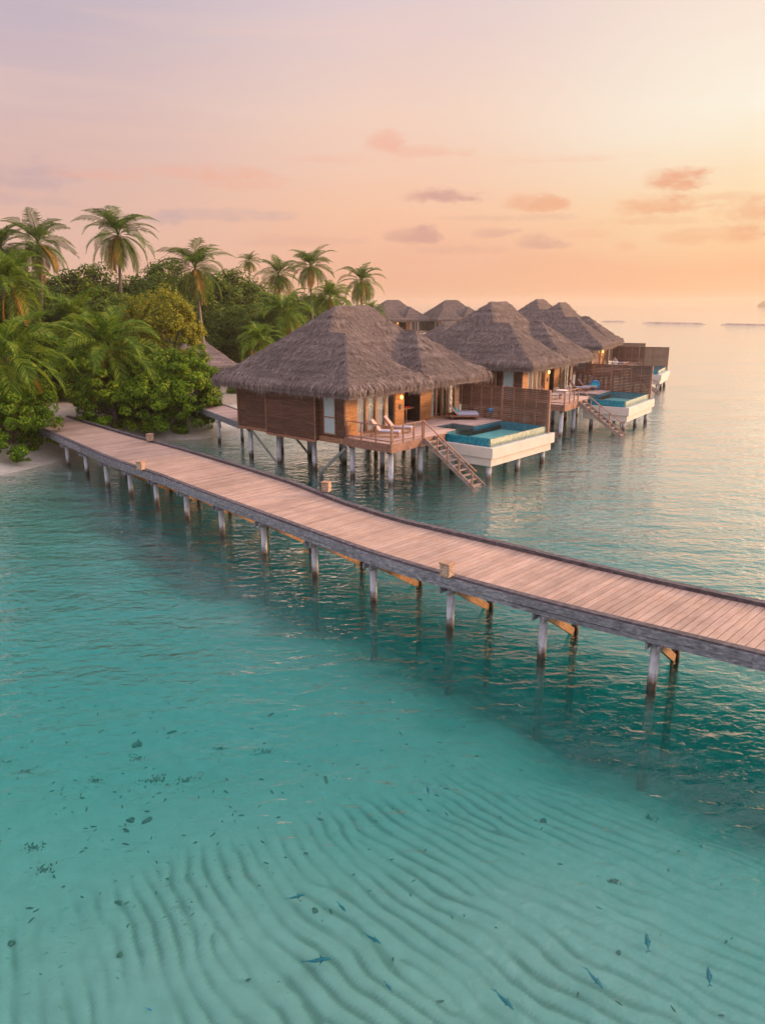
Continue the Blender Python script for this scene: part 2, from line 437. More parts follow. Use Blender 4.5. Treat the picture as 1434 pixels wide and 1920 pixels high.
def ground_z(X, Y):
    P = np.stack([X.ravel(), Y.ravel()], 1)
    sdv = seg_sd(P).reshape(X.shape) + (fbm(X / 7, Y / 7, 3) - .5) * 1.6
    land = np.where(sdv > 0, .13 * np.minimum(sdv, 2.) + 1.35 * sstep(1.6, 5.5, sdv), 0)
    shelf = 1.0 * (1 - np.exp(np.minimum(sdv, 0) / 5.5)) + .9 * sstep(0, 26, -sdv)
    # bed lowered under and beyond the jetty to darken its reflection band
    l = (X * .66 + Y * .75)       # distance along the normal of the jetty
    l = l + (fbm(X / 4.5 + 3, Y / 4.5, 3) - .5) * 5
    deep = 1.1 * sstep(15.5, 20, l) * sstep(0, 14, -sdv)
    right = 1.7 * sstep(4, 30, X + Y * .18)
    shelf = shelf - .75 * sstep(0, 8, -sdv) * np.exp(-((X - 0) / 13.) ** 2) * (1 - sstep(10, 18, Y))
    base = -(shelf + (deep + right) * sstep(3, 14, -sdv)) 
    far = sstep(140, 900, np.hypot(X, Y - 20))
    base = base - 3.0 * far
    z = np.where(sdv > 0, land, base)
    z = z + (fbm(X / 3.1, Y / 3.1, 4) - .5) * .22
    return z, sdv

def ripple(X, Y):
    rot = R(-33)
    u = X * math.cos(rot) + Y * math.sin(rot); v = -X * math.sin(rot) + Y * math.cos(rot)
    ph = 2 * math.pi * v / .39
    # crests turn steeper towards the bottom left
    ph = ph + 2 * math.pi * (-.085) * np.minimum(u + 2.2, 0) ** 2 
    ph = ph + 7.5 * (fbm(X / 2.6, Y / 2.6, 3) - .5) + 3.4 * (fbm(X / .8 + 9, Y / .8, 2) - .5)
    for i, (dx, dy, sg) in enumerate([(-3.1, 11.2, 1), (-1.2, 12.6, -1), (.3, 10.6, 1), (1.8, 12.2, -1), (-4.6, 12.8, -1), (3.4, 11.4, 1), (-.6, 14.2, 1), (2.6, 14.6, -1),
                                      (-2.4, 10.2, -1), (4.6, 12.8, -1), (.9, 16.2, 1), (-3.6, 14.6, 1), (-5.6, 11.0, 1), (5.2, 10.4, 1), (1.2, 9.6, -1), (-.9, 9.4, 1), (6.4, 13.6, 1), (3.6, 16.4, 1)]):
        ph = ph + sg * np.arctan2(Y - dy, X - dx)
    return ph

def build_ground():
    def axis(segs):
        out = []
        for a, b, st in segs: out.append(np.arange(a, b - 1e-6, st))
        out.append([segs[-1][1]])
        return np.concatenate(out)
    def grow(a, s0, end, k=1.18):
        o = []; v = a; st = s0
        while v < end: st *= k; v += st; o.append(v)
        return np.array(o)
    pos = grow(60, 1.2, 14000, 1.22)
    xs = np.concatenate([-(grow(60, 1.2, 14000, 1.22))[::-1], axis([(-60, -22, .8), (-22, -10, .3), (-10, 10, .055), (10, 24, .3), (24, 60, .8)]), pos])
    ys = np.concatenate([-(grow(40, 3, 300, 1.4))[::-1], axis([(-40, 0, 4), (0, 7, .5), (7, 19.5, .055), (19.5, 28, .15), (28, 70, .4), (70, 130, 1.2)]), grow(130, 1.2, 14000, 1.2)])
    X, Y = np.meshgrid(xs, ys, indexing='ij')
    Z, sdv = ground_z(X, Y)
    ph = ripple(X, Y)
    cr = .5 + .5 * np.cos(ph)
    # ripple field: strong bottom centre, fading out to the upper left rubble and the jetty
    edge = Y * .80 - X * .28 + (fbm(X / 1.6, Y / 1.6, 3) - .5) * 1.6
    m = (1 - sstep(12.6, 17.5, Y * .86 - X * .06 - np.abs(X) * .0 + (fbm(X / 2, Y / 2, 3) - .5) * 2.4))
    m2 = 1 - sstep(.0, 1.8, (-X - 3.4) * .55 + (Y - 12.8) * .85 + (fbm(X / 1.3, Y / 1.3, 3) - .5) * 1.2)
    m3 = 1 - .45 * sstep(2.5, 6, X) 
    amp = m * m3 * np.clip(m2, 0, 1)
    amp = amp * (.35 + .65 * sstep(.25, .6, fbm(X * .9 + 5, Y * .9 + 2, 3))) * sstep(.1, .5, fbm(X / 1.9 + 30, Y / 1.9, 2))
    prof = cr ** 2.2
    Z = Z - .045 * amp * prof + .02 * amp
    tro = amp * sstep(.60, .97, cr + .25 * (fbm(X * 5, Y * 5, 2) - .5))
    rub = sstep(.0, 1.5, (-X - .2) * .45 + (Y - 12.4) * .55) * (1 - sstep(17, 20, Y)) * sstep(-12, -9, X) * (1 - sstep(0, 7, X))
    # jetty's dark reflection and shadow, painted into the bed colour as a band
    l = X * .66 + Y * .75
    jetty_refl = sstep(16.4, 19.4, l + (fbm(X / 2.3, Y / 2.3, 4) - .5) * 3.2) * sstep(4, 13, -sdv) * (1 - .8 * sstep(24, 29, l)) * (1 - sstep(45, 75, l))
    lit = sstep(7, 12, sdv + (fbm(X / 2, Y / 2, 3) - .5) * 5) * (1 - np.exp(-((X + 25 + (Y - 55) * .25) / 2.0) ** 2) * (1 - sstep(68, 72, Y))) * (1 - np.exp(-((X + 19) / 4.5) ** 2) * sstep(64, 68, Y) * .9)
    nx, ny = X.shape
    idx = np.arange(nx * ny).reshape(nx, ny)
    Q = np.stack([idx[:-1, :-1], idx[1:, :-1], idx[1:, 1:], idx[:-1, 1:]], -1).reshape(-1, 4)
    V = np.stack([X, Y, Z], -1).reshape(-1, 3)
    n = NT('sand_and_seabed')
    pos_ = n.n('NewGeometry').outputs['Position']
    zc = n.n('SeparateXYZ', {0: pos_}).outputs[2]
    g = n.noise(n.coord('Object', (1, 1, 1)), 2.5, 8, .65)
    fine = n.noise(n.coord('Object', (1, 1, 1)), 22., 5, .7)
    sand = n.ramp(g, [(.3, (.60, .55, .45)), (.7, (.72, .67, .57))])
    sand = n.mix(n.n('MapRange', {0: fine, 1: .62, 2: .8, 3: 0., 4: .5}).outputs[0], sand, (.22, .19, .13))
    wet = n.n('MapRange', {0: n.math('ADD', zc, n.math('MULTIPLY', g, .2)), 1: .15, 2: .42, 3: .62, 4: 1.}).outputs[0]
    sand = n.n('HueSaturation', {'Color': sand, 'Value': wet}).outputs[0]
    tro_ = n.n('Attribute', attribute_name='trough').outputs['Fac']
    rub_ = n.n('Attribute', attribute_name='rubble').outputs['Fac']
    jetty_refl_ = n.n('Attribute', attribute_name='jetty_refl').outputs['Fac']
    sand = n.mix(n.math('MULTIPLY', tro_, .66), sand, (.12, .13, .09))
    sp = n.noise(n.coord('Object', (1, 1.4, 1)), 6., 5, .7, .6)
    spm = n.math('MULTIPLY', n.n('MapRange', {0: sp, 1: .60, 2: .72, 3: 0., 4: .85}).outputs[0], rub_)
    sand = n.mix(spm, sand, (.07, .075, .04))
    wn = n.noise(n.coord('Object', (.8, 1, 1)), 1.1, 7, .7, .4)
    wm = n.math('MULTIPLY', n.n('MapRange', {0: wn, 1: .34, 2: .58, 3: .5, 4: .96}).outputs[0], jetty_refl_)
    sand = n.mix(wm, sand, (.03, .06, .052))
    fw = n.noise(n.coord('Object', (.35, .35, 1)), 1., 6, .65)
    sand = n.mix(n.n('MapRange', {0: zc, 1: .9, 2: 1.35, 3: 0., 4: .85}).outputs[0], sand, n.ramp(g, [(.3, (.20, .16, .13)), (.7, (.30, .25, .20))]))  # upper sand darkened: tree shade painted into its colour
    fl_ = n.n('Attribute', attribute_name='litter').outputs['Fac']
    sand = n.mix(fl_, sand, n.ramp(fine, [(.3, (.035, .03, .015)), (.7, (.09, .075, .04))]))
    sea = n.n('MapRange', {0: zc, 1: -3.2, 2: -4.2, 3: 0., 4: .5}).outputs[0]
    sand = n.mix(sea, sand, (.12, .14, .09))
    mat = n.done(n.prin(sand, .9, n.bump(fine, .25, .02), **{'Specular IOR Level': .2}))
    o = quadmesh('ground', V, Q, mat, None, True, {'trough': tro.ravel(), 'rubble': rub.ravel(), 'jetty_refl': jetty_refl.ravel(), 'litter': lit.ravel()})
    tag(o, kind='structure')
build_ground()
def gz(x, y):
    z, _ = ground_z(np.array([[float(x)]]), np.array([[float(y)]])); return float(z[0, 0])

# ------------------------------------------------------------------ sea
def build_sea():
    n = NT('lagoon_water')
    tc = n.n('TexCoord').outputs['Object']
    v1 = n.coord(scale=(.42, 1.0, 1), rot=(0, 0, R(14)), vec=tc)
    v2 = n.coord(scale=(.8, 1.35, 1), rot=(0, 0, R(-24)), vec=tc)
    a = n.noise(v1, .85, 3, .45, .3)
    b = n.noise(v2, 2.6, 3, .55, .5)
    c = n.noise(v1, 7.5, 2, .5)
    h = n.math('ADD', n.math('MULTIPLY', a, .55), n.math('ADD', n.math('MULTIPLY', b, .30), n.math('MULTIPLY', c, .03)))
    patch = n.noise(n.coord(scale=(.09, .14, 1), vec=tc), 1., 3, .5)
    st = n.n('MapRange', {0: patch, 1: .35, 2: .65, 3: .55, 4: 1.}).outputs[0]
    nb = n.n('Bump', {'Height': n.math('MULTIPLY', h, st), 'Strength': 1., 'Distance': .30}).outputs[0]
    fc = n.n('LayerWeight', {'Blend': .5, 'Normal': nb}).outputs['Facing']
    f = n.ramp(fc, [(0., (.02,) * 3), (.48, (.025,) * 3), (.60, (.10,) * 3), (.70, (.34,) * 3), (.78, (.68,) * 3), (.86, (.93,) * 3)])
    t = n.n('BsdfTransparent', {'Color': (1, 1, 1, 1)}).outputs[0]
    g = n.n('BsdfGlossy', {'Color': (1, 1, 1, 1), 'Roughness': .05, 'Normal': nb}).outputs[0]
    sh = n.n('MixShader', {0: n.math('MINIMUM', f, 1.), 1: t, 2: g}).outputs[0]
    vol = n.n('VolumeAbsorption', {'Color': (.0, .905, .91, 1), 'Density': .37}).outputs[0]
    vs_ = n.n('VolumeScatter', {'Color': (.0, .88, .92, 1), 'Density': .09, 'Anisotropy': .3}).outputs[0]
    vol = n.n('AddShader', {0: vol, 1: vs_}).outputs[0]
    m = n.done(sh, vol)
    b = MB(); b.box(-11000, 11000, -200, 11500, -9.5, 0)
    o = b.build('sea', m); tag(o, kind='structure')
build_sea()

# ------------------------------------------------------------------ jetty
def resample(P, n):
    P = np.asarray(P, float)
    d = np.r_[0, np.cumsum(np.hypot(*np.diff(P, axis=0).T))]
    t = np.linspace(0, d[-1], n)
    # smooth
    return np.stack([np.interp(t, d, P[:, 0]), np.interp(t, d, P[:, 1])], 1)
JZ = 1.75
NEAR = np.array([(-26.2, 54.0), (-23.32, 50.66), (-15.27, 40.62), (-10.99, 36.05), (-7.44, 31.95), (-4.65, 28.85), (-2.29, 26.2), (-.31, 24.05), (1.41, 22.45), (2.96, 21.12), (4.33, 20.0), (5.65, 18.98), (7.18, 17.9), (9.23, 16.42), (20.2, 8.3)])
FAR = np.array([(-24.2, 57.0), (-21.88, 54.28), (-16.13, 47.89), (-11.43, 42.96), (-7.5, 38.51), (-4.29, 34.75), (-1.65, 31.0), (.69, 28.3), (2.65, 26.6), (4.4, 25.1), (6.69, 23.1), (8.69, 21.41), (10.87, 19.73), (22.6, 11.2)])
# match the edges by position along a common axis
AX = np.array([.72, -.69])
def edge_at(E, s):
    t = E @ AX
    return np.stack([np.interp(s, t, E[:, 0]), np.interp(s, t, E[:, 1])], -1)
def build_jetty():
    J = empty('jetty', (0, 0, 0), 0, 'long curved plank jetty crossing the lagoon from the beach', 'jetty')
    s0, s1 = max((NEAR @ AX)[0], (FAR @ AX)[0]), min((NEAR @ AX)[-1], (FAR @ AX)[-1])
    ds = .225
    ss = np.arange(s0, s1, ds)
    b = MB(); uvs = []
    def sm(E, s):
        return (edge_at(E, s - .9) + edge_at(E, s + .9) + 2 * edge_at(E, s) + edge_at(E, s - .45) + edge_at(E, s + .45)) / 6
    V = []; Q = []; UV = []
    r = random.Random(3)
    for s in ss:
        a0, a1 = sm(NEAR, np.array([s + .010]))[0], sm(NEAR, np.array([s + ds - .010]))[0]
        b0, b1 = sm(FAR, np.array([s + .010]))[0], sm(FAR, np.array([s + ds - .010]))[0]
        z = JZ + r.uniform(-.003, .003)
        k = len(V); ln = float(np.hypot(*(b0 - a0))); u0 = r.uniform(0, 50); v0 = r.uniform(0, 50)
        V += [(*a0, z), (*a1, z), (*b1, z), (*b0, z), (*a0, z - .045), (*a1, z - .045), (*b1, z - .045), (*b0, z - .045)]
        for q in [(0, 1, 2, 3), (7, 6, 5, 4), (4, 5, 1, 0), (5, 6, 2, 1), (6, 7, 3, 2), (7, 4, 0, 3)]:
            Q.append([k + i for i in q])
            for i in q:
                UV.append((u0 + (ln if i in (2, 3, 6, 7) else 0), v0 + (ds if i in (1, 2, 5, 6) else 0)))
    o = quadmesh('deck', np.array(V), np.array(Q), M['jetty_deck'], J)
    uv = o.data.uv_layers.new(name='plank'); uv.data.foreach_set('uv', np.array(UV, np.float32).ravel())
    # ribbons along the edges
    def ribbon(name, mat, fn_in, fn_out, z0, z1, step=.8, joint=5):
        mb = MB(); st = np.arange(s0, s1 + step, step)
        for i in range(0, len(st) - 1, joint):
            seg = st[i:i + joint + 1]
            n = len(seg); A = fn_in(seg); Bp = fn_out(seg)
            A = A.copy(); Bp = Bp.copy()
            if n > 1:
                A[-1] += (A[-2] - A[-1]) * .008; Bp[-1] += (Bp[-2] - Bp[-1]) * .008
            j = r.uniform(-.012, .010)
            v = [(*p, z0 + j) for p in A] + [(*p, z1 + j) for p in A] + [(*p, z1 + j) for p in Bp] + [(*p, z0 + j) for p in Bp]
            f = []
            for k in range(n - 1):
                for c in range(4):
                    c2 = (c + 1) % 4
                    f.append((c * n + k, c2 * n + k, c2 * n + k + 1, c * n + k + 1))
            f += [(0, 3 * n, 2 * n, n), (n - 1, 2 * n - 1, 3 * n - 1, 4 * n - 1)]
            mb.add(v, f)
        return mb.build(name, mat, J)
    def off(E, other, d):
        def fn(s):
            e = sm(E, s); t = sm(E, s + .3) - sm(E, s - .3)
            t = t / np.hypot(t[:, 0], t[:, 1])[:, None]
            nrm = np.stack([t[:, 1], -t[:, 0]], 1)
            o_ = sm(other, s) - e
            sg = np.sign((nrm * o_).sum(1))[:, None]
            return e + nrm * sg * d
        return fn
    N_ = lambda d: off(NEAR, FAR, d); F_ = lambda d: off(FAR, NEAR, d)
    ribbon('kerb', M['kerb_dark'], N_(.17), N_(-.045), JZ + .004, JZ + .13, .8, 6)
    ribbon('kerb', M['kerb_dark'], F_(.20), F_(-.045), JZ + .004, JZ + .13, .8, 6)
    ribbon('fascia', M['kerb'], N_(-.005), N_(-.085), JZ - .17, JZ + .06, .8, 4)
    ribbon('fascia', M['kerb'], N_(-.012), N_(-.065), JZ - .32, JZ - .178, .8, 4)
    ribbon('fascia', M['kerb'], F_(-.005), F_(-.085), JZ - .30, JZ + .06, .8, 5)
    ribbon('beam', M['kerb'], N_(.55), N_(.40), JZ - .34, JZ - .05, .8, 7)
    ribbon('beam', M['kerb'], F_(.9), F_(.75), JZ - .34, JZ - .05, .8, 7)
    ribbon('beam', M['kerb'], F_(2.1), F_(1.95), JZ - .34, JZ - .05, .8, 7)
    # posts
    npx = [(126, 850), (161, 870), (200, 888), (243, 908), (293, 930), (349, 958), (416, 990), (496, 1022), (591, 1058), (702, 1100), (843, 1150), (1018, 1205), (1228, 1270)]
    fr = N_(.26)
    ts = []
    for (x, y) in npx:
        # find s where the near edge projects on that pixel column
        cand = np.arange(s0, s1, .05); E = fr(cand)
        zc = E[:, 1] * math.cos(PT) + (H - 1.0) * math.sin(PT)
        X = CX + F * E[:, 0] / zc
        ts.append(float(cand[np.argmin(np.abs(X - x))]))
    ts += [ts[-1] + 3.6, ts[-1] + 7.4]
    for s in ts:
        p = fr(np.array([s]))[0]; t = (fr(np.array([s + .2]))[0] - fr(np.array([s - .2]))[0]); t /= np.hypot(*t)
        nrm = np.array([-t[1], t[0]]);  nrm = nrm if nrm[1] > 0 else -nrm
        q = p + nrm * 2.35
        for pt, rd in ((p, .125), (q, .12)):
            zb = gz(*pt) - .5
            MB().tube([(pt[0], pt[1], zb), (pt[0] + r.uniform(-.03, .03), pt[1], JZ - .36)], rd, 14).build('post', M['post'], J, True)
        c = MB(); e = nrm * .35
        a = p - nrm * .36; bb = q + nrm * 1.0; o2 = t * .16
        for sg in (-1, 1):
            c.bar((*(a + o2 * sg), JZ - .45), (*(bb + o2 * sg), JZ - .45), .06, .2)
        c.build('crossbeam', M['kerb'], J)
        MB().bar((*(p + nrm * .10), 1.30), (*(q - nrm * .12), -.02), .10, .23).build('brace', M['brace'], J)
    return ts
jts = build_jetty()

def build_lanterns():
    def proto():
        o = empty('bollard_light')
        b = MB(); b.box(-.17, .17, -.17, .17, 0, .40); b.build('body', M['rail2'], o, bevel=.012)
        b = MB(); b.box(-.195, .195, -.195, .195, .402, .45); b.build('cap', M['rail2'], o, bevel=.01)
        b = MB()
        rr = random.Random(5)
        for k in range(4):
            a = k * math.pi / 2; c, s = math.cos(a), math.sin(a)
            for i in range(4):
                for j in range(4):
                    if rr.random() < .25: continue
                    u = -.115 + i * .065; w = .07 + j * .075
                    P = []
                    for (du, dw) in ((0, 0), (.045, 0), (.045, .05), (0, .05)):
                        for d in (.171, .182): P.append(((u + du) * c - d * s, (u + du) * s + d * c, w + dw))
                    b.add(P, [(0, 2, 3, 1), (2, 4, 5, 3), (4, 6, 7, 5), (6, 0, 1, 7), (1, 3, 5, 7), (0, 6, 4, 2)])
        b.build('carving', M['carve'], o)
        return o
    M['rail2'] = wood_mat('lantern_wood', (.22, .12, .07), (.4, .24, .15), (.52, .36, .24), (5, 5, 9), .75, .1)
    M['carve'] = plain_mat('pale_carving', (.55, .45, .34), .7, .2, 9)
    p = proto()
    spots = [((838, 1079), .0, 'carved wooden box light on the near kerb at the middle of the jetty'),
             ((612, 921), .3, 'carved wooden box light on the far kerb in front of the nearest villa'),
             ((265, 880), .3, 'small wooden box light on the near kerb towards the beach end of the jetty'),
             ((282, 826), .3, 'small wooden box light on the far kerb beside the beach and bushes')]
    for i, ((x, y), rz, lab) in enumerate(spots):
        o = p if i == 0 else copy_tree(p)
        w = at(x, y, JZ + .14)
        place(o, (w[0], w[1], JZ + .136), R(-40) + rz, 1.0 if i < 2 else .95, lab)
        tag(o, cat='bollard light', group='box lights along the jetty')
build_lanterns()

# ------------------------------------------------------------------ thatched roofs
def hip(X, Y, r, ze, s):
    x0, x1, y0, y1 = r[:4]; fs = r[4] if len(r) > 4 else s
    d = np.minimum(np.minimum(X - x0, x1 - X), np.minimum(Y - y0, y1 - Y))
    h = np.minimum(np.minimum(X - x0, x1 - X) * s, np.minimum((Y - y0) * fs, (y1 - Y) * s))
    return np.where(d > -1e-6, ze + h, -99.), d
def roof_mesh(rects, ze, slope, name, parent, mat, step=.1, strands=36000, fringe=82, fl=.5, seed=1):
    g = np.random.default_rng(seed)
    x0 = min(r[0] for r in rects); x1 = max(r[1] for r in rects); y0 = min(r[2] for r in rects); y1 = max(r[3] for r in rects)
    nx = int(round((x1 - x0) / step)) + 1; ny = int(round((y1 - y0) / step)) + 1
    X, Y = np.meshgrid(x0 + np.arange(nx) * step, y0 + np.arange(ny) * step, indexing='ij')
    def height(X, Y):
        Z = np.full(X.shape, -99.); D = np.full(X.shape, -99.)
        for r in rects:
            z, d = hip(X, Y, r, ze, slope)
            Z = np.maximum(Z, z); D = np.maximum(D, d)
        return Z, D
    Z, D = height(X, Y)
    inside = D > -1e-6
    # soften ridges and valleys
    Zs = Z.copy()
    pad = lambda A: np.pad(A, 2, mode='edge')
    for it in range(1):
        P = pad(Zs); I = pad(inside.astype(float)); acc = 0; w = 0
        for a in range(1, 4):
            for b_ in range(1, 4):
                m = I[a:a + nx, b_:b_ + ny]; acc = acc + np.where(m > .5, P[a:a + nx, b_:b_ + ny], 0) * m; w = w + m
        Zs = np.where(inside & (D > .25), acc / np.maximum(w, 1), Zs)
    lay = np.mod(Zs * 1.9 + .5 * fbm(X * .5 + seed, Y * .5), 1.0)
    bumpy = (fbm(X * 1.3 + seed, Y * 1.3) - .5) * .09 + (fbm(X * 5, Y * 5 + seed, 3) - .5) * .08 - lay * .07
    bulge = .13 * np.exp(-((D - .42) / .28) ** 2) - .10 * np.exp(-((D - .62) / .06) ** 2)
    belly = -.10 * np.sin(np.clip((Zs - ze) / 4.4, 0, 1) * math.pi)
    edge = sstep(0, .35, D)
    Zf = Zs + (bumpy + belly) * edge + bulge - .28 * (1 - sstep(0, .3, D))
    cell = (D[:-1, :-1] > -1e-6) & (D[1:, :-1] > -1e-6) & (D[1:, 1:] > -1e-6) & (D[:-1, 1:] > -1e-6)
    idx = np.arange(nx * ny).reshape(nx, ny)
    Q = np.stack([idx[:-1, :-1][cell], idx[1:, :-1][cell], idx[1:, 1:][cell], idx[:-1, 1:][cell]], -1)
    V = np.stack([X, Y, Zf], -1).reshape(-1, 3)
    allV = [V]; allQ = [Q]; n0 = len(V)
    # underside sheet
    st2 = 1
    V2 = V.copy(); V2[:, 2] = np.minimum(V2[:, 2] - .32, ze + 1.2); allV.append(V2); allQ.append(Q[:, ::-1] + n0); n0 += len(V2)
    # straw lying on the slopes
    def sample(px, py):
        fx = (px - x0) / step; fy = (py - y0) / step
        i = np.clip(fx.astype(int), 0, nx - 2); j = np.clip(fy.astype(int), 0, ny - 2)
        return Zf[i, j], (Zf[i + 1, j] - Zf[i, j]) / step, (Zf[i, j + 1] - Zf[i, j]) / step, D[i, j]
    px = g.uniform(x0, x1, strands * 2); py = g.uniform(y0, y1, strands * 2)
    z, gx, gy, d = sample(px, py)
    gx = np.clip(gx, -1.2, 1.2); gy = np.clip(gy, -1.2, 1.2)
    ok = (d > .15) & (z > 0) & (np.hypot(gx, gy) > .25)
    px, py, z, gx, gy = px[ok][:strands], py[ok][:strands], z[ok][:strands], gx[ok][:strands], gy[ok][:strands]
    n = len(px)
    dirv = np.stack([-gx, -gy], 1); dirv /= np.hypot(dirv[:, 0], dirv[:, 1])[:, None]
    ja = g.normal(0, .32, n); c, s = np.cos(ja), np.sin(ja)
    dv = np.stack([dirv[:, 0] * c - dirv[:, 1] * s, dirv[:, 0] * s + dirv[:, 1] * c], 1)
    drop = -(gx * dv[:, 0] + gy * dv[:, 1])
    L = g.uniform(.25, .6, n); w = g.uniform(.012, .034, n)
    T = np.stack([dv[:, 0], dv[:, 1], -drop], 1); T /= np.linalg.norm(T, axis=1)[:, None]
    Nn = np.stack([-gx, -gy, np.ones(n)], 1); Nn /= np.linalg.norm(Nn, axis=1)[:, None]
    S = np.cross(T, Nn)
    A = np.stack([px, py, z + .01], 1)
    B = A + T * L[:, None] + Nn * g.uniform(.01, .055, n)[:, None]
    vs = np.stack([A - S * w[:, None] * .5, A + S * w[:, None] * .5, B + S * w[:, None] * .5, B - S * w[:, None] * .5], 1).reshape(-1, 3)
    qs = np.arange(n * 4).reshape(-1, 4) + n0
    allV.append(vs); allQ.append(qs); n0 += n * 4
    # fringe around the outline
    segs = []
    def on_out(xm, ym):
        _, dd = height(np.array([xm]), np.array([ym])); return dd[0]
    for r in rects:
        a, b_, c_, d_ = r[:4]
        for (p, q, nn) in (((a, c_), (b_, c_), (0, -1)), ((b_, c_), (b_, d_), (1, 0)), ((b_, d_), (a, d_), (0, 1)), ((a, d_), (a, c_), (-1, 0))):
            ln = math.hypot(q[0] - p[0], q[1] - p[1])
            k = max(1, int(ln / .1))
            for i in range(k):
                t = (i + .5) / k
                xm, ym = p[0] + (q[0] - p[0]) * t, p[1] + (q[1] - p[1]) * t
                if on_out(xm + nn[0] * .04, ym + nn[1] * .04) < -.01: segs.append((xm, ym, nn[0], nn[1], (q[0] - p[0]) / ln, (q[1] - p[1]) / ln, ln / k))
    sg = np.array(segs)
    # solid core behind the strands
    for (xm, ym, n1, n2, t1, t2, l) in segs:
        h = l * .52
        zt, zb = ze + .05, ze - fl * .62
        P = [(xm - t1 * h - n1 * .03, ym - t2 * h - n2 * .03, zt), (xm + t1 * h - n1 * .03, ym + t2 * h - n2 * .03, zt),
             (xm + t1 * h - n1 * .10, ym + t2 * h - n2 * .10, zb), (xm - t1 * h - n1 * .10, ym - t2 * h - n2 * .10, zb),
             (xm - t1 * h - n1 * .32, ym - t2 * h - n2 * .32, zb + .03), (xm + t1 * h - n1 * .32, ym + t2 * h - n2 * .32, zb + .03)]
        allV.append(np.array(P)); allQ.append(np.array([(0, 3, 2, 1), (3, 4, 5, 2)]) + n0); n0 += 6
    nf = int(len(sg) * .1 * fringe * 3.2)
    k = g.integers(0, len(sg), nf); q = sg[k]
    u = g.uniform(-.06, .06, nf)
    inn = g.uniform(-.04, .34, nf)
    bx = q[:, 0] + q[:, 4] * u - q[:, 2] * inn; by = q[:, 1] + q[:, 5] * u - q[:, 3] * inn
    bz = ze + .10 + inn * .35 + g.normal(0, .04, nf)
    lumps = .75 + .5 * fbm(q[:, 0] * .9 + seed, q[:, 1] * .9)
    L = fl * g.uniform(.55, 1.25, nf) * lumps; L = np.where(g.random(nf) < .06, L * 1.3, L)
    ow = g.normal(.10, .09, nf); sw = g.normal(0, .11, nf); w = g.uniform(.016, .042, nf)
    A = np.stack([bx, by, bz], 1)
    Mid = A + np.stack([q[:, 2] * (ow + .06) + q[:, 4] * sw * .5, q[:, 3] * (ow + .06) + q[:, 5] * sw * .5, -L * .5], 1)
    E = A + np.stack([q[:, 2] * ow * 1.2 + q[:, 4] * sw, q[:, 3] * ow * 1.2 + q[:, 5] * sw, -L], 1)
    T = np.stack([q[:, 4], q[:, 5], np.zeros(nf)], 1) * (w / 2)[:, None]
    vs = np.stack([A - T, A + T, Mid + T, Mid - T, E + T * .5, E - T * .5], 1).reshape(-1, 3)
    b0 = np.arange(nf)[:, None] * 6 + n0
    qs = np.concatenate([b0 + [0, 1, 2, 3], b0 + [3, 2, 4, 5]])
    allV.append(vs); allQ.append(qs)
    return quadmesh(name, np.concatenate(allV), np.concatenate(allQ), mat, parent, False)

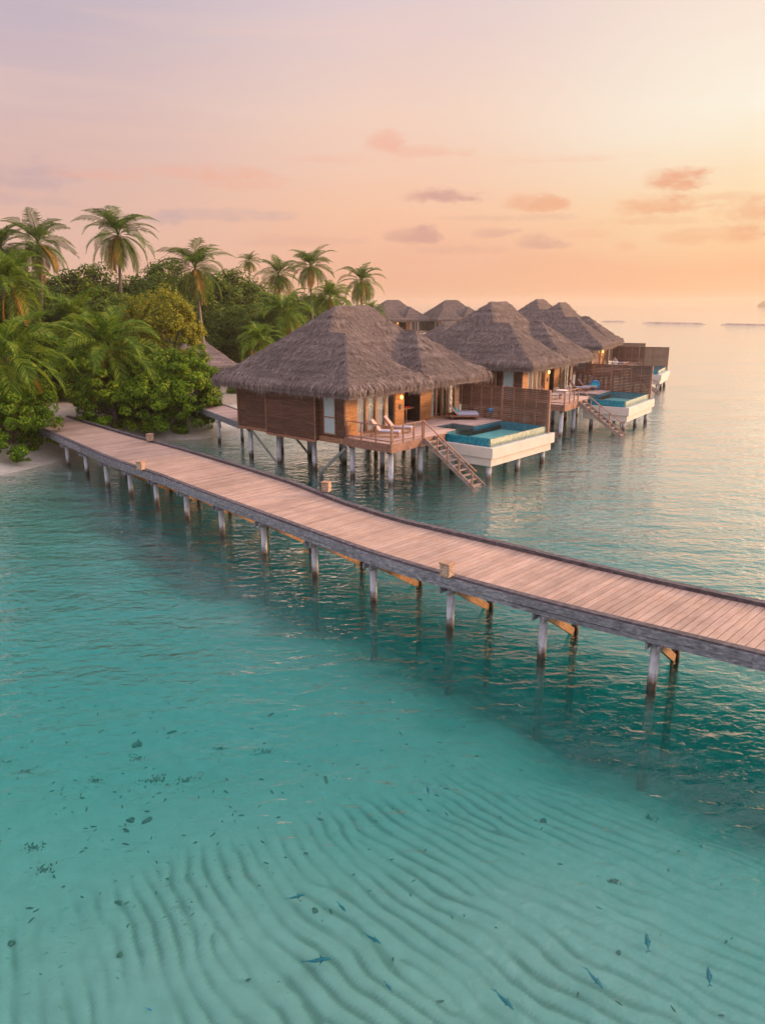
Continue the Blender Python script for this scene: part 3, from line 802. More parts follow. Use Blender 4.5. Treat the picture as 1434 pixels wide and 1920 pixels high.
# ------------------------------------------------------------------ the villa
D = 2.4
def build_villa():
    v = empty('villa')
    B = lambda name, mat, par=v, **k: None
    roof_mesh([(-.7, 14.3, 5.2, 15.0, 1.165), (-.7, 7.0, 2.6, 12.0), (6.7, 14.3, 2.9, 12.0)], 5.34, .80, 'roof', v, M['thatch'], fl=.66)
    # left wall with its projecting panel
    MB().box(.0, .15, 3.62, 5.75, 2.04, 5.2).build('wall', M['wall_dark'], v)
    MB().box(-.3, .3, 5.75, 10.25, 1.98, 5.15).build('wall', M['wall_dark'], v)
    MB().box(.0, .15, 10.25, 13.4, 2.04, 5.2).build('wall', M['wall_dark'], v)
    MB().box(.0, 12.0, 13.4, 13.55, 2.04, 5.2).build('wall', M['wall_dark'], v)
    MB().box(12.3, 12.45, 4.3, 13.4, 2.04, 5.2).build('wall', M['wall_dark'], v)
    t = MB()
    t.box(-.34, -.30, 5.72, 5.80, 1.95, 5.1); t.box(-.34, -.30, 10.20, 10.30, 1.95, 5.1)
    t.box(-.05, 0, 10.3, 13.45, 1.95, 2.12); t.box(-.36, -.30, 5.8, 10.2, 1.90, 2.04)
    t.box(-.05, 0, 13.36, 13.44, 2.1, 5.1)
    t.box(-.06, 0, 3.62, 5.70, 1.98, 2.30)
    t.build('trim', M['wood_trim'], v)
    # side window with frosted panes
    f = MB()
    y0, y1, z0, z1 = 4.30, 5.32, 2.45, 4.9
    f.box(-.05, .03, y0, y0 + .08, z0, z1); f.box(-.05, .03, y1 - .08, y1, z0, z1); f.box(-.05, .03, y0 + .08, y1 - .08, z0, z0 + .08); f.box(-.05, .03, y0 + .08, y1 - .08, 3.45, 3.53)
    w = MB().box(-.01, .0, y0, y1, z0, z1).build('window', M['wood_trim'], v)
    f.build('frame', M['wood_trim'], w)
    MB().box(-.028, -.012, y0 + .08, y1 - .08, z0 + .08, 3.45).build('pane', M['glass_blue'], w)
    MB().box(-.028, -.012, y0 + .08, y1 - .08, 3.53, z1).build('pane', M['glass_blue'], w)
    # front walls
    for bx in ((.15, 1.10, 3.62, 3.78), (4.65, 5.55, 3.62, 3.82), (8.0, 9.05, 4.12, 4.3), (7.85, 8.0, 4.12, 6.6)):
        MB().box(*bx, D, 5.2).build('wall', M['wall_orange'], v)
    MB().box(1.10, 4.65, 3.66, 3.78, 4.75, 5.2).build('wall', M['wall_orange'], v)
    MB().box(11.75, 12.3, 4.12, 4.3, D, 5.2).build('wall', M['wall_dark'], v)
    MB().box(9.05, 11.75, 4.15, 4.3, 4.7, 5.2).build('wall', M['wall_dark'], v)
    # rooms behind
    for bx in ((.16, 5.5, 7.6, 7.7), (5.42, 5.5, 3.85, 7.6), (8.02, 12.2, 8.0, 8.1)):
        MB().box(*bx, D, 5.2).build('inner_wall', M['interior'], v)
    for bx in ((5.5, 7.85, 6.6, 6.7), (5.505, 5.52, 3.83, 6.6), (7.83, 7.848, 4.12, 6.6)):
        MB().box(*bx, D, 5.2).build('inner_wall', M['interior_dark'], v)
    MB().box(.2, 12.2, 3.9, 13.3, 5.02, 5.1).build('ceiling', M['interior'], v)
    # glazed sliding doors, front section
    def slider(x0, x1, y, n, zt, curt):
        w = (x1 - x0) / n
        for k in range(n):
            a = x0 + k * w
            fr = MB()
            fr.box(a, a + .09, y - .04, y + .04, D, zt); fr.box(a + w - .05, a + w - .002, y - .04, y + .04, D, zt)
            fr.box(a + .09, a + w - .05, y - .038, y + .038, D, D + .12); fr.box(a + .09, a + w - .05, y - .038, y + .038, zt - .08, zt)
            d = fr.build('sliding_door', M['wood_trim2'], v)
            MB().box(a + .09, a + w - .05, y - .008, y + .008, D + .12, zt - .08).build('pane', M['glass'], d)
            if curt[k]:
                n_ = 14; P = []
                ca, cb = a + .06, a + w - .04
                if curt[k] == 2: cb = a + w * .55
                xs = np.linspace(ca, cb, n_ * 3); ysn = y + .16 + .04 * np.sin(np.arange(n_ * 3) * 1.3)
                vv = [(x, yy, z) for z in (D + .04, zt + .02) for x, yy in zip(xs, ysn)]
                m_ = n_ * 3
                MB().add(vv, [(i, i + 1, m_ + i + 1, m_ + i) for i in range(m_ - 1)]).build('curtain', M['curtain'], d, True)
    M['wood_trim2'] = wood_mat('door_frame_wood', (.22, .085, .03), (.4, .18, .07), (.52, .27, .12), (3, 3, 12))
    slider(1.10, 4.65, 3.7, 4, 4.75, (1, 1, 1, 2))
    slider(9.05, 11.75, 4.22, 4, 4.7, (1, 0, 2, 1))
    # deck: planks along x
    dk = []
    def planks(x0, x1, y0, y1):
        y = y0; 
        while y < y1 - .01:
            b.box(x0, x1, y + .004, min(y + .14, y1) - .004, D - .04, D); y += .14
    b = MB()
    planks(.02, 5.40, .02, .36); planks(.02, 6.64, .36, 2.12); planks(8.72, 12.0, .36, 2.12); planks(.02, 12.0, 2.12, 3.66); planks(5.5, 12.0, 3.66, 6.5)
    b.build('deck', M['deck'], v)
    b = MB()
    b.box(-.04, .0, -.04, 3.61, 1.92, D - .002); b.box(.0, 5.02, -.04, .0, 1.92, D - .002)
    b.build('fascia', M['rail'], v)
    MB().box(.05, 12.2, .4, 13.3, 2.06, 2.30).build('floor_frame', M['interior_dark'], v)
    b = MB()
    for y in (.35, 3.3, 6.5, 9.8, 12.7): b.box(.1, 12.2, y - .09, y + .09, 1.82, 2.055)
    b.build('beam', M['interior_dark'], v)
    # railings
    def railing(p, q, n, name='railing'):
        p, q = Vector(p), Vector(q)
        m = MB(); m.bar(p + Vector((0, 0, 1.0)), q + Vector((0, 0, 1.0)), .09, .05); m.bar(p + Vector((0, 0, .14)), q + Vector((0, 0, .14)), .045, .06)
        o = m.build(name, M['rail'], v)
        for i in range(n + 1):
            a = p.lerp(q, i / n)
            MB().bar(a - Vector((0, 0, .02)), a + Vector((0, 0, .972)), .075, .075).build('baluster', M['rail'], o)
    railing((.06, 3.45, D), (.06, .06, D), 3); railing((.16, .06, D), (3.05, .06, D), 3)
    # stairs down to the water
    st = MB()
    for x in (2.9 + .03, 4.0 - .03): st.bar((x, -.02, 2.32), (x, -3.85, -.25), .06, .26)
    so_ = st.build('staircase', M['rail3'], v)
    for k in range(10):
        t = (k + .5) / 10; y = -.1 - 3.5 * t; z = 2.28 - 2.4 * t
        MB().box(2.962, 3.938, y - .14, y + .12, z - .02, z + .02).build('tread', M['rail3'], so_)
    hr = MB(); hr.bar((2.95, .06, 3.42), (2.93, -3.78, .92), .08, .05); h = hr.build('handrail', M['rail'], so_)
    for t in (.0, .3, .5, .72, .97):
        y = .04 - 3.7 * t; z = 3.38 - 2.4 * t
        MB().bar((2.88, y, z - 1.05 if t else D - .3), (2.88, y, z), .07, .07).build('rail_post', M['rail'], so_)
    # stilts
    for x in (.38, 3.1, 6.2, 9.2, 12.0):
        for i, y in enumerate((.35, 3.35, 6.6, 9.9, 12.75)):
            if x > 3.2 and y < 1: continue
            MB().tube([(x, y, -4.2), (x, y, 1.84)], .155, 14).build('stilt', M['post'], v, True)
    MB().bar((.1, 12.3, 1.9), (.1, 9.9, .05), .1, .12).build('brace', M['greybrace'], v)
    MB().bar((.1, 3.6, 1.75), (.1, 5.9, -.1), .12, .16).build('brace', M['greybrace'], v)
    MB().bar((3.1, 12.3, 1.9), (3.1, 9.9, .05), .1, .12).build('brace', M['greybrace'], v)
    # wall lamp, and the counter inside the opening
    l = MB(); l.box(5.06, 5.22, 3.555, 3.618, 3.55, 3.85); lo = l.build('wall_lamp', M['metal'], v)
    MB().tube([(5.14, 3.50, 4.20), (5.14, 3.50, 4.30), (5.14, 3.50, 4.44)], [.05, .09, .06], 10).build('lamp_shade', M['lamp'], lo, True)
    c = MB(); c.box(5.55, 7.7, 4.5, 5.1, 3.28, 3.34); c.box(6.55, 6.62, 4.55, 4.62, D, 3.28); c.box(6.9, 6.97, 4.55, 4.62, D, 3.28); c.box(5.6, 5.67, 4.55, 4.62, D, 3.28)
    c.build('counter', M['wood_trim2'], v)
    return v
M['rail3'] = wood_mat('grey_brown_stair_wood', (.16, .11, .085), (.29, .21, .17), (.42, .33, .28), (4, 4, 4))

def build_pool():
    p = empty('swimming_pool')
    # raised basin: tile walls
    zt, zl = 2.33, 1.86
    b = MB(); b.box(5.44, 5.60, -2.95, .34, zl + .004, zt); b.build('tiled_wall', M['tile'], p)
    b = MB(); b.box(5.44, 12.0, -3.06, -2.952, zl + .004, zt); b.build('tiled_wall', M['tile_pale'], p)
    b = MB(); b.box(11.86, 12.0, -2.95, .34, 1.0, zt); b.build('tiled_wall', M['tile'], p)
    b = MB()
    b.box(5.6, 11.86, -2.95, .34, 1.0, 1.1); b.box(6.66, 8.70, .34, 2.10, 1.75, 1.85)
    b.box(5.6, 6.66, .36, .40, 1.0, zt); b.box(8.7, 11.86, .36, .40, 1.0, zt)
    b.box(6.66, 6.70, .40, 2.10, 1.5, zt); b.box(8.66, 8.70, .40, 2.10, 1.5, zt); b.box(6.70, 8.66, 2.06, 2.10, 1.5, zt)
    b.box(5.602, 6.5, -2.7, .3, 1.9, 1.98)
    b.build('basin', M['tile'], p)
    b = MB(); b.box(6.6, 8.76, 2.11, 2.2, D - .05, D + .012); b.box(8.71, 8.79, .36, 2.11, D - .05, D + .012); b.box(6.57, 6.65, .36, 2.11, D - .05, D + .012)
    b.box(8.79, 11.95, .345, .42, D - .05, D + .012); b.build('coping', M['deck'], p)
    n = NT('pool_water')
    h = n.noise(n.coord('Object', (1, 1.6, 1)), 2.4, 3, .5)
    nb = n.bump(h, .5, .04)
    f = n.math('MULTIPLY_ADD', n.math('POWER', n.n('LayerWeight', {'Blend': .5, 'Normal': nb}).outputs['Facing'], 6.), .5, .015)
    t = n.n('BsdfTransparent', {'Color': (.45, .86, .9, 1)}).outputs[0]
    g = n.n('BsdfGlossy', {'Color': (1, 1, 1, 1), 'Roughness': .02, 'Normal': nb}).outputs[0]
    wm = n.done(n.n('MixShader', {0: f, 1: t, 2: g}).outputs[0])
    w = MB(); z = 2.325
    w.add([(5.6, -2.95, z), (11.86, -2.95, z), (11.86, .34, z), (8.7, .34, z), (8.7, 2.06, z), (6.7, 2.06, z), (6.7, .34, z), (5.6, .34, z)], [(0, 1, 2, 3, 4, 5, 6, 7)])
    w.build('pool_water', wm, p)
    # ledge, catch channel with white pebbles, lower box
    b = MB()
    b.box(4.98, 12.4, -3.5, -3.40, 1.26, 1.9); b.box(4.98, 5.08, -3.40, .0, 1.26, 1.9); b.box(12.3, 12.4, -3.40, .34, 1.26, 1.9)
    b.box(5.08, 12.3, -3.40, .34, 1.26, 1.80)
    b.build('ledge', M['stone'], p, bevel=.015)
    b = MB(); b.box(5.07, 12.2, -3.36, .30, .78, 1.26); b.build('lower_box', M['stone'], p, bevel=.01)
    g_ = np.random.default_rng(4); V = []; Q = []
    cnt = 2600
    for i in range(cnt):
        if i % 4: x, y = g_.uniform(5.1, 12.28), g_.uniform(-3.38, -3.08)
        else: x, y = g_.uniform(5.10, 5.42), g_.uniform(-3.38, 0)
        z = 1.81 + g_.uniform(0, .03); r = g_.uniform(.02, .045)
        k = len(V)
        V += [(x - r, y, z), (x, y - r, z), (x + r, y, z), (x, y + r, z), (x, y, z + r * .8), (x, y, z - r * .3)]
        Q += [(k, k + 1, k + 4), (k + 1, k + 2, k + 4), (k + 2, k + 3, k + 4), (k + 3, k, k + 4)]
    quadmesh('pebbles', np.array(V), np.array(Q), M['pebble'], p)['kind'] = 'stuff'
    for (x, y) in ((5.35, -3.05), (8.6, -3.05), (11.7, -3.05), (5.5, -.3), (11.7, -.3)):
        MB().tube([(x, y, -5), (x, y, .79)], .16, 14).build('stilt', M['post'], p, True)
    return p

def build_fence():
    p = empty('privacy_fence')
    for (a, b_, zt) in ((3.7, .42, 4.60), (.32, -3.06, 4.64)):
        m = MB(); z = D - .08 if a > 1 else D - .1
        while z < zt - .07:
            m.box(12.065, 12.095, b_, a, z, z + .115); z += .13
        m.build('slat_panel', M['fence'], p)
        MB().box(12.03, 12.13, b_, a, zt - .06, zt).build('top_rail', M['fence'], p)
        k = 4
        for i in range(k + 1):
            y = a + (b_ - a) * i / k
            MB().box(12.035, 12.063, y - .03, y + .03, D - .08, zt - .062).build('batten', M['rail'], p)
    MB().box(12.02, 12.16, -3.20, -3.062, 1.92, 4.66).build('end_post', M['rail'], p)
    MB().box(12.02, 12.16, .33, .41, D - .1, 4.68).build('end_post', M['rail'], p)
    return p

def frame(O, head):
    return (O[0], O[1]), R(90 - head)
def wpos(O, head, x, y):
    a = R(head)
    return (O[0] + x * math.sin(a) - y * math.cos(a), O[1] + x * math.cos(a) + y * math.sin(a))
V1 = ((.49, 41.33), 40.9); V2 = ((14.05, 57.75), 34.4); V3 = ((27.4, 86.2), 27.6)
villa = build_villa(); pool = build_pool(); fence = build_fence()
VL = [(V1, 0, 1.0, 'nearest thatched villa on stilts with dark timber side wall and orange lit front', 'raised blue plunge pool with pale ledge at the nearest villa', 'brown slatted privacy fence between the nearest pool and the second villa'),
      (V2, 0, 1.03, 'second thatched villa on stilts behind the nearest fence', 'raised plunge pool of the second villa on a pale box over the water', 'brown slatted privacy fence behind the pool of the second villa'),
      (V3, 0, 1.03, 'third thatched villa farthest right in the row of stilted villas', 'small looking plunge pool at the end of the row, partly behind a fence', 'farthest right brown privacy fence standing against the open sea')]
FENCES = []
for i, ((O, hd), z, sz, l1, l2, l3) in enumerate(VL):
    for proto, lab, cat, grp in ((villa, l1, 'villa', 'thatched villas on stilts'), (pool, l2, 'swimming pool', 'raised plunge pools'), (fence, l3, 'fence', 'privacy fences between the villas')):
        o = proto if i == 0 else copy_tree(proto)
        (x, y), rz = frame(O, hd)
        place(o, (x, y, z), rz, (1, 1, sz), lab); tag(o, cat=cat, group=grp)
# lamp light of the nearest villa
lx = wpos(*V1, 5.14, 3.38)
pl = bpy.data.lights.new('wall_lamp_light', 'POINT'); pl.energy = 9; pl.color = (1, .5, .18); pl.shadow_soft_size = .08
po = bpy.data.objects.new('wall_lamp_light', pl); po.location = (lx[0], lx[1], 4.3); COL.objects.link(po)

# villas farther off: the same house, seen small
def far_villa(px, Y, z, hd, lab, s=1.0):
    o = copy_tree(villa, None, ('railing', 'staircase', 'baluster', 'brace', 'beam'))
    # ridge centre (6.8, 9.2) projected on px
    X = (px - CX) / F * (Y * math.cos(PT) + (H - 10) * math.sin(PT))
    a = R(hd); O = (X - 6.8 * s * math.sin(a) + 9.2 * s * math.cos(a), Y - 6.8 * s * math.cos(a) - 9.2 * s * math.sin(a))
    place(o, (O[0], O[1], z), R(90 - hd), s, lab); tag(o, cat='villa', group='thatched villas on stilts')
far_villa(736, 196, 1.1, 62, 'distant thatched villa just right of the last palm, leftmost of the far row')
far_villa(846, 200, 1.1, 66, 'distant thatched villa seen between the two nearest villa roofs')
far_villa(1012, 132, .9, 34, 'distant thatched villa whose roof top shows left of the third villa')
far_villa(845, 128, -2.2, 40, 'low distant villa roof tucked behind the left slope of the second villa', .95)
o = copy_tree(fence); (x, y), rz = frame(wpos(*V3, 11.5, 3.5), 27.6)
place(o, (x - 2.5, y - 3.8, 0), rz, (1, 1, 1.05), 'farther brown fence panel rising behind the farthest right fence'); tag(o, cat='fence', group='privacy fences between the villas')

# ------------------------------------------------------------------ hut and walkway behind the nearest villa
def build_hut():
    h = empty('hut', (-24.2, 82.2, 1.2), R(20), 'low thatched hut half hidden behind the bushes', 'hut')
    roof_mesh([(0., 9., 0., 9.)], 1.9, .85, 'roof', h, M['thatch'], .12, 5000, 30, .7, 5)
    MB().box(.9, 8.1, .9, 8.1, -.2, 1.9).build('wall', M['interior_dark'], h)
    for x, y in ((.5, .5), (8.5, .5), (8.5, 8.5), (.5, 8.5)):
        MB().tube([(x, y, -.5), (x, y, 1.9)], .14, 10).build('post', M['greybrace'], h, True)
build_hut()
def build_walkway():
    a = wpos(*V1, 1.5, 13.6); b_ = (-22.0, 74.0)
    w = empty('walkway', (0, 0, 0), 0, 'short timber walkway joining the beach to the back of the nearest villa', 'walkway')
    a = np.array(a); b2 = np.array(b_); d = b2 - a; L_ = np.hypot(*d); d /= L_; n_ = np.array([-d[1], d[0]])
    m = MB(); k = 0.
    while k < L_:
        p = a + d * (k + .07)
        m.bar((*(p - n_ * 1.1), 2.1), (*(p + n_ * 1.1), 2.1), .13, .05); k += .15
    m.build('deck', M['deck'], w)
    m = MB()
    for s in (-1.13, 1.13): m.bar((*(a + n_ * s), 1.98), (*(b2 + n_ * s), 1.98), .08, .42)
    m.build('beam', M['kerb'], w)
    for k in range(1, 5):
        for s in (-.9, .9):
            p = a + d * (L_ * k / 5) + n_ * s
            MB().tube([(*p, -1), (*p, 1.9)], .12, 10).build('post', M['post'], w, True)
build_walkway()

# ------------------------------------------------------------------ furniture
def soft_box(name, mat, par, x0, x1, y0, y1, z0, z1, bev=.03):
    return MB().box(x0, x1, y0, y1, z0, z1).build(name, mat, par, True, bev)
def slab(name, mat, par, a, b, w, t):
    """tilted slab from a to b (in the xz plane of the thing), width w along y"""
    m = MB(); m.bar(a, b, w, t, (0, 0, 1)); return m.build(name, mat, par, False, .02)
def make_lounger(back=.62):
    o = empty('sun_lounger')
    f = MB(); f.box(-.95, .95, -.33, -.27, .24, .31); f.box(-.95, .95, .27, .33, .24, .31); f.box(.89, .95, -.27, .27, .24, .31); f.box(-.95, -.89, -.27, .27, .24, .31)
    for k in range(9): f.box(-.86 + k * .2, -.76 + k * .2, -.27, .27, .27, .30)
    f.build('frame', M['wood_trim2'], o)
    for x in (-.75, .75):
        for y in (-.3, .3): MB().bar((x, y, 0), (x, y, .24), .06, .06).build('leg', M['wood_trim2'], o)
    slab('seat_cushion', M['cushion_grey'], o, (-.30, 0, .36), (.93, 0, .36), .58, .09)
    slab('back_cushion', M['cushion'], o, (-.30, 0, .37), (-.30 - .5, 0, .37 + back), .58, .09)
    slab('backrest', M['wood_trim2'], o, (-.33, 0, .31), (-.86, 0, .31 + back), .6, .03)
    return o
lg = make_lounger()
def put(o, fr, x, y, z, rot, lab, cat, grp=None, s=1.):
    X, Y = wpos(*fr, x, y)
    place(o, (X, Y, z), R(90 - fr[1]) + R(rot), s, lab); tag(o, cat=cat, group=grp)
    return o
LG = 'sun loungers on the villa decks'
put(lg, V1, 1.75, 2.0, D + .002, -62, 'sun lounger with rose back cushion nearest the corner railing of the first deck', 'sun lounger', LG)
put(copy_tree(lg), V1, 3.45, 2.45, D + .002, -62, 'sun lounger on the first deck, right of the corner one and nearer the doorway', 'sun lounger', LG)
D2 = D * 1.03
put(copy_tree(lg), V2, 10.0, 2.6, D2 + .002, -60, 'reclined lounger on the second deck, left of the one beside the blue beach toy', 'sun lounger', LG)
put(copy_tree(lg), V2, 11.2, 2.3, D2 + .002, -60, 'pale lounger on the second deck beside the round blue inflatable', 'sun lounger', LG)
put(copy_tree(lg), V2, 3.4, 2.6, D2 + .002, -60, 'lounger partly hidden behind the white chairs of the second deck', 'sun lounger', LG)
def make_daybed():
    o = empty('daybed')
    f = MB(); f.box(-1., 1., -.8, .8, .2, .30); f.build('frame', M['wood_trim'], o)
    for x in (-.8, .8):
        for y in (-.65, .65): MB().bar((x, y, 0), (x, y, .2), .08, .08).build('leg', M['wood_trim'], o)
    slab('mattress', M['cushion_grey'], o, (-.45, 0, .37), (.98, 0, .37), 1.5, .13)
    slab('backrest', M['cushion'], o, (-.45, 0, .37), (-1.0, 0, .95), 1.5, .11)
    for y in (-.36, .36):
        slab('pillow', M['turquoise'], o, (-.42, y, .50), (-.60, y, .74), .5, .12)
    return o
put(make_daybed(), V1, 10.9, 2.75, D + .002, -48, 'wide grey daybed with two turquoise pillows in front of the slatted fence', 'daybed')
def make_stand(mat):
    o = empty('side_table')
    MB().tube([(0, 0, .5), (0, 0, .54)], .26, 18).build('table_top', M['metal'], o)
    for k in range(3):
        a = k * 2.1; MB().tube([(.2 * math.cos(a), .2 * math.sin(a), 0), (.1 * math.cos(a), .1 * math.sin(a), .5)], .018, 6).build('leg', M['metal'], o)
    return o
put(make_stand(None), V1, 11.6, 1.0, D + .002, 0, 'small dark side table by the fence, right of the daybed', 'side table')
bk = MB(); bk.tube([(0, 0, 0), (0, 0, .12), (0, 0, .24)], [.09, .12, .13], 16); bo = bk.build('bucket', M['blue'], None, True)
put(bo, V1, 11.6, 1.0, D + .544, 0, 'pale blue bucket standing on the dark side table by the fence', 'bucket')
cl = MB()
V_ = []; n1 = 9
for i in range(n1):
    for j in range(6): V_.append((-.4 + .1 * i, -.18 + .07 * j, .05 + .04 * math.sin(i * 1.7 + j) + .03 * math.cos(j * 2.1)))
cl.add(V_, [(i * 6 + j, (i + 1) * 6 + j, (i + 1) * 6 + j + 1, i * 6 + j + 1) for i in range(n1 - 1) for j in range(5)])
co = cl.build('cloth', M['red'], None, True); sm_ = co.modifiers.new('solid', 'SOLIDIFY'); sm_.thickness = .03
put(co, V1, 7.2, 4.75, 3.345, 0, 'crumpled red cloth on the counter in the open doorway', 'cloth')
def make_chair(mat):
    o = empty('chair')
    slab('seat', mat, o, (-.24, 0, .45), (.24, 0, .45), .46, .05)
    m = MB()
    m.tube([(-.24, -.22, .45), (-.34, -.23, .95), (-.36, -.12, 1.02), (-.36, .12, 1.02), (-.34, .23, .95), (-.24, .22, .45)], .02, 6)
    for y in (-.12, 0, .12): m.tube([(-.25, y, .46), (-.355, y, 1.02)], .012, 5)
    m.build('backrest', mat, o)
    for x in (-.22, .22):
        for y in (-.2, .2): MB().bar((x * 1.1, y * 1.1, 0), (x, y, .45), .035, .035).build('leg', mat, o)
    return o
def make_table(mat):
    o = empty('dining_table')
    MB().tube([(0, 0, .72), (0, 0, .76)], .5, 20).build('table_top', mat, o)
    for k in range(4):
        a = k * math.pi / 2 + .6; MB().tube([(.4 * math.cos(a), .4 * math.sin(a), 0), (.3 * math.cos(a), .3 * math.sin(a), .72)], .022, 6).build('leg', mat, o)
    return o
ch = make_chair(M['white_fabric'])
CG = 'white chairs on the farther decks'
put(ch, V2, 2.7, 1.9, D2 + .002, 40, 'white slender chair on the second deck, left of the small table', 'chair', CG)
put(copy_tree(ch), V2, 4.1, 1.4, D2 + .002, 190, 'white slender chair on the second deck, right of the small table', 'chair', CG)
tb = make_table(M['white_fabric'])
put(tb, V2, 3.4, 1.6, D2 + .002, 0, 'small pale dining table between two chairs on the second deck', 'table', 'small dining tables')
put(copy_tree(ch), V3, 6.6, 2.2, D2 + .002, 200, 'white chair on the third deck beside the small table, below the eave', 'chair', CG)
put(copy_tree(tb), V3, 5.8, 2.2, D2 + .002, 0, 'small white table on the third deck under the eave', 'table', 'small dining tables')
put(copy_tree(lg), V3, 10.6, 2.4, D2 + .002, -60, 'pale lounger on the third deck in front of its fence', 'sun lounger', LG)
def make_ring():
    o = empty('swim_ring')
    P = [(0, .36 * math.cos(t), .42 + .36 * math.sin(t)) for t in np.linspace(0, 2 * math.pi, 25)]
    MB().tube(P, .1, 10, False).build('ring', M['blue'], o, True)
    MB().tube([(.03, 0, .42), (.05, 0, .42)], .3, 20).build('centre', M['turquoise'], o)
    return o
put(make_ring(), V2, 11.7, 1.7, D2 + .002, 190, 'round blue inflatable leaning by the fence of the second deck', 'inflatable')
tp = MB(); tp.bar((0, 0, 0), (0, 0, .5), .4, .5); to = tp.build('towel_box', M['turquoise'], None, False, .05)
put(to, V3, 7.6, 2.6, D2 + .002, 20, 'small teal cushion box on the third deck beside the chair', 'box')

# ------------------------------------------------------------------ vegetation
M['palm'] = leaf_mat('palm_leaf', (.02, .055, .005), (.06, .125, .010), (.16, .24, .02), (.40, .33, .045), .35)
M['palm_bright'] = leaf_mat('palm_leaf_bright', (.025, .07, .005), (.085, .17, .01), (.22, .31, .025), (.48, .40, .05), .4)
M['palm_dry'] = leaf_mat('dry_palm_leaf', (.16, .10, .02), (.36, .21, .045), (.5, .30, .06), None, .35)
M['bush'] = leaf_mat('bush_leaf', (.028, .075, .003), (.10, .21, .006), (.26, .37, .014), (.46, .43, .03), .35)
M['tree_dark'] = leaf_mat('dark_tree_leaf', (.022, .05, .004), (.065, .12, .008), (.17, .23, .018), (.30, .29, .035), .3)
M['tree_yellow'] = leaf_mat('yellow_green_leaf', (.08, .11, .008), (.21, .23, .015), (.42, .38, .03), (.58, .46, .06), .4)
M['bark'] = plain_mat('bark', (.16, .12, .09), .9, .35, 6, .6)
M['palm_bark'] = plain_mat('palm_bark', (.22, .17, .13), .9, .3, 5, .6)
M['nut'] = plain_mat('coconut', (.25, .12, .03), .6, .3, 5)

def palm_crown(seed, nf=26, L=4.2, droop=1., nl=36, dry=False, lo=-55, hi=82):
    g = np.random.default_rng(seed)
    V = []; Q = []; n0 = 0
    for i in range(nf):
        az = i * 2.39996 + g.normal(0, .2)
        t_ = i / max(1, nf - 1)
        el = R(hi - (hi - lo) * t_ ** 1.15 + g.normal(0, 6))
        l = L * g.uniform(.85, 1.1) * (.8 + .2 * math.sin(t_ * math.pi))
        ns = 14; p = np.array([0., 0., 0.]); pts = [p.copy()]; e = el
        dirs = []
        bend = (1.35 + .5 * g.random()) * droop
        for k in range(ns):
            e -= bend / ns * (.5 + 1.2 * k / ns) * (1.0 if math.cos(e) > 0 and e > -1.35 else .2)
            d = np.array([math.cos(e) * math.cos(az), math.cos(e) * math.sin(az), math.sin(e)])
            p = p + d * l / ns; pts.append(p.copy()); dirs.append(d)
        pts = np.array(pts); dirs.append(dirs[-1]); dirs = np.array(dirs)
        side = np.array([-math.sin(az), math.cos(az), 0.])
        tw = g.normal(0, .25)
        # rachis
        for k in range(ns):
            w = .05 * (1 - k / ns) + .012; w2 = .05 * (1 - (k + 1) / ns) + .012
            V += [pts[k] - side * w, pts[k] + side * w, pts[k + 1] + side * w2, pts[k + 1] - side * w2]
            Q.append((n0, n0 + 1, n0 + 2, n0 + 3)); n0 += 4
        ts = np.linspace(.14, .995, nl)
        for t in ts:
            f = t * ns; k = min(int(f), ns - 1); fr = f - k
            P = pts[k] * (1 - fr) + pts[k + 1] * fr; d = dirs[k] * (1 - fr) + dirs[k + 1] * fr
            up = np.cross(side, d); up = up * (1 if up[2] > 0 else -1)
            ll = (.38 + .75 * math.sin(min(1, t * 1.15) * math.pi) ** .7) * L / 4.2 * g.uniform(.85, 1.1)
            if t > .9: ll *= .75
            for sg in (-1, 1):
                if g.random() < (.10 if dry else .04): continue
                fa = .55 + .45 * t
                s = (side * math.cos(tw) + up * math.sin(tw)) * sg
                a = s * (1 - .3 * t) + d * (fa + .1) + up * .3
                a /= np.linalg.norm(a)
                m = P + a * ll * .5
                a2 = a + np.array([0, 0, -1.]) * (.3 + .45 * g.random()) * (1.2 if dry else 1.)
                a2 /= np.linalg.norm(a2)
                e_ = m + a2 * ll * .5
                w = d * .043
                V += [P - w * .6, P + w * .6, m + w, m - w, e_]
                Q += [(n0, n0 + 1, n0 + 2, n0 + 3), (n0 + 3, n0 + 2, n0 + 4, n0 + 4)]
                n0 += 5
    return np.array(V), Q

def poly_build(name, V, Fs, mat, parent):
    me = bpy.data.meshes.new(name)
    me.from_pydata(V.tolist(), [], [tuple(dict.fromkeys(f)) for f in Fs])
    return finish(name, me, mat, parent)

def trunk_mesh(h, lean, r0, r1, seed):
    g = random.Random(seed); pts = []; rad = []
    n = 16
    for i in range(n + 1):
        t = i / n
        pts.append((lean * (t - 1) ** 2 * (1 if True else 0), .15 * math.sin(t * 3), -h * (1 - t)))
        rad.append((r0 * (1 - t) ** 2 + r1) * (1 + .06 * (i % 2)))
    return MB().tube(pts, rad, 10)

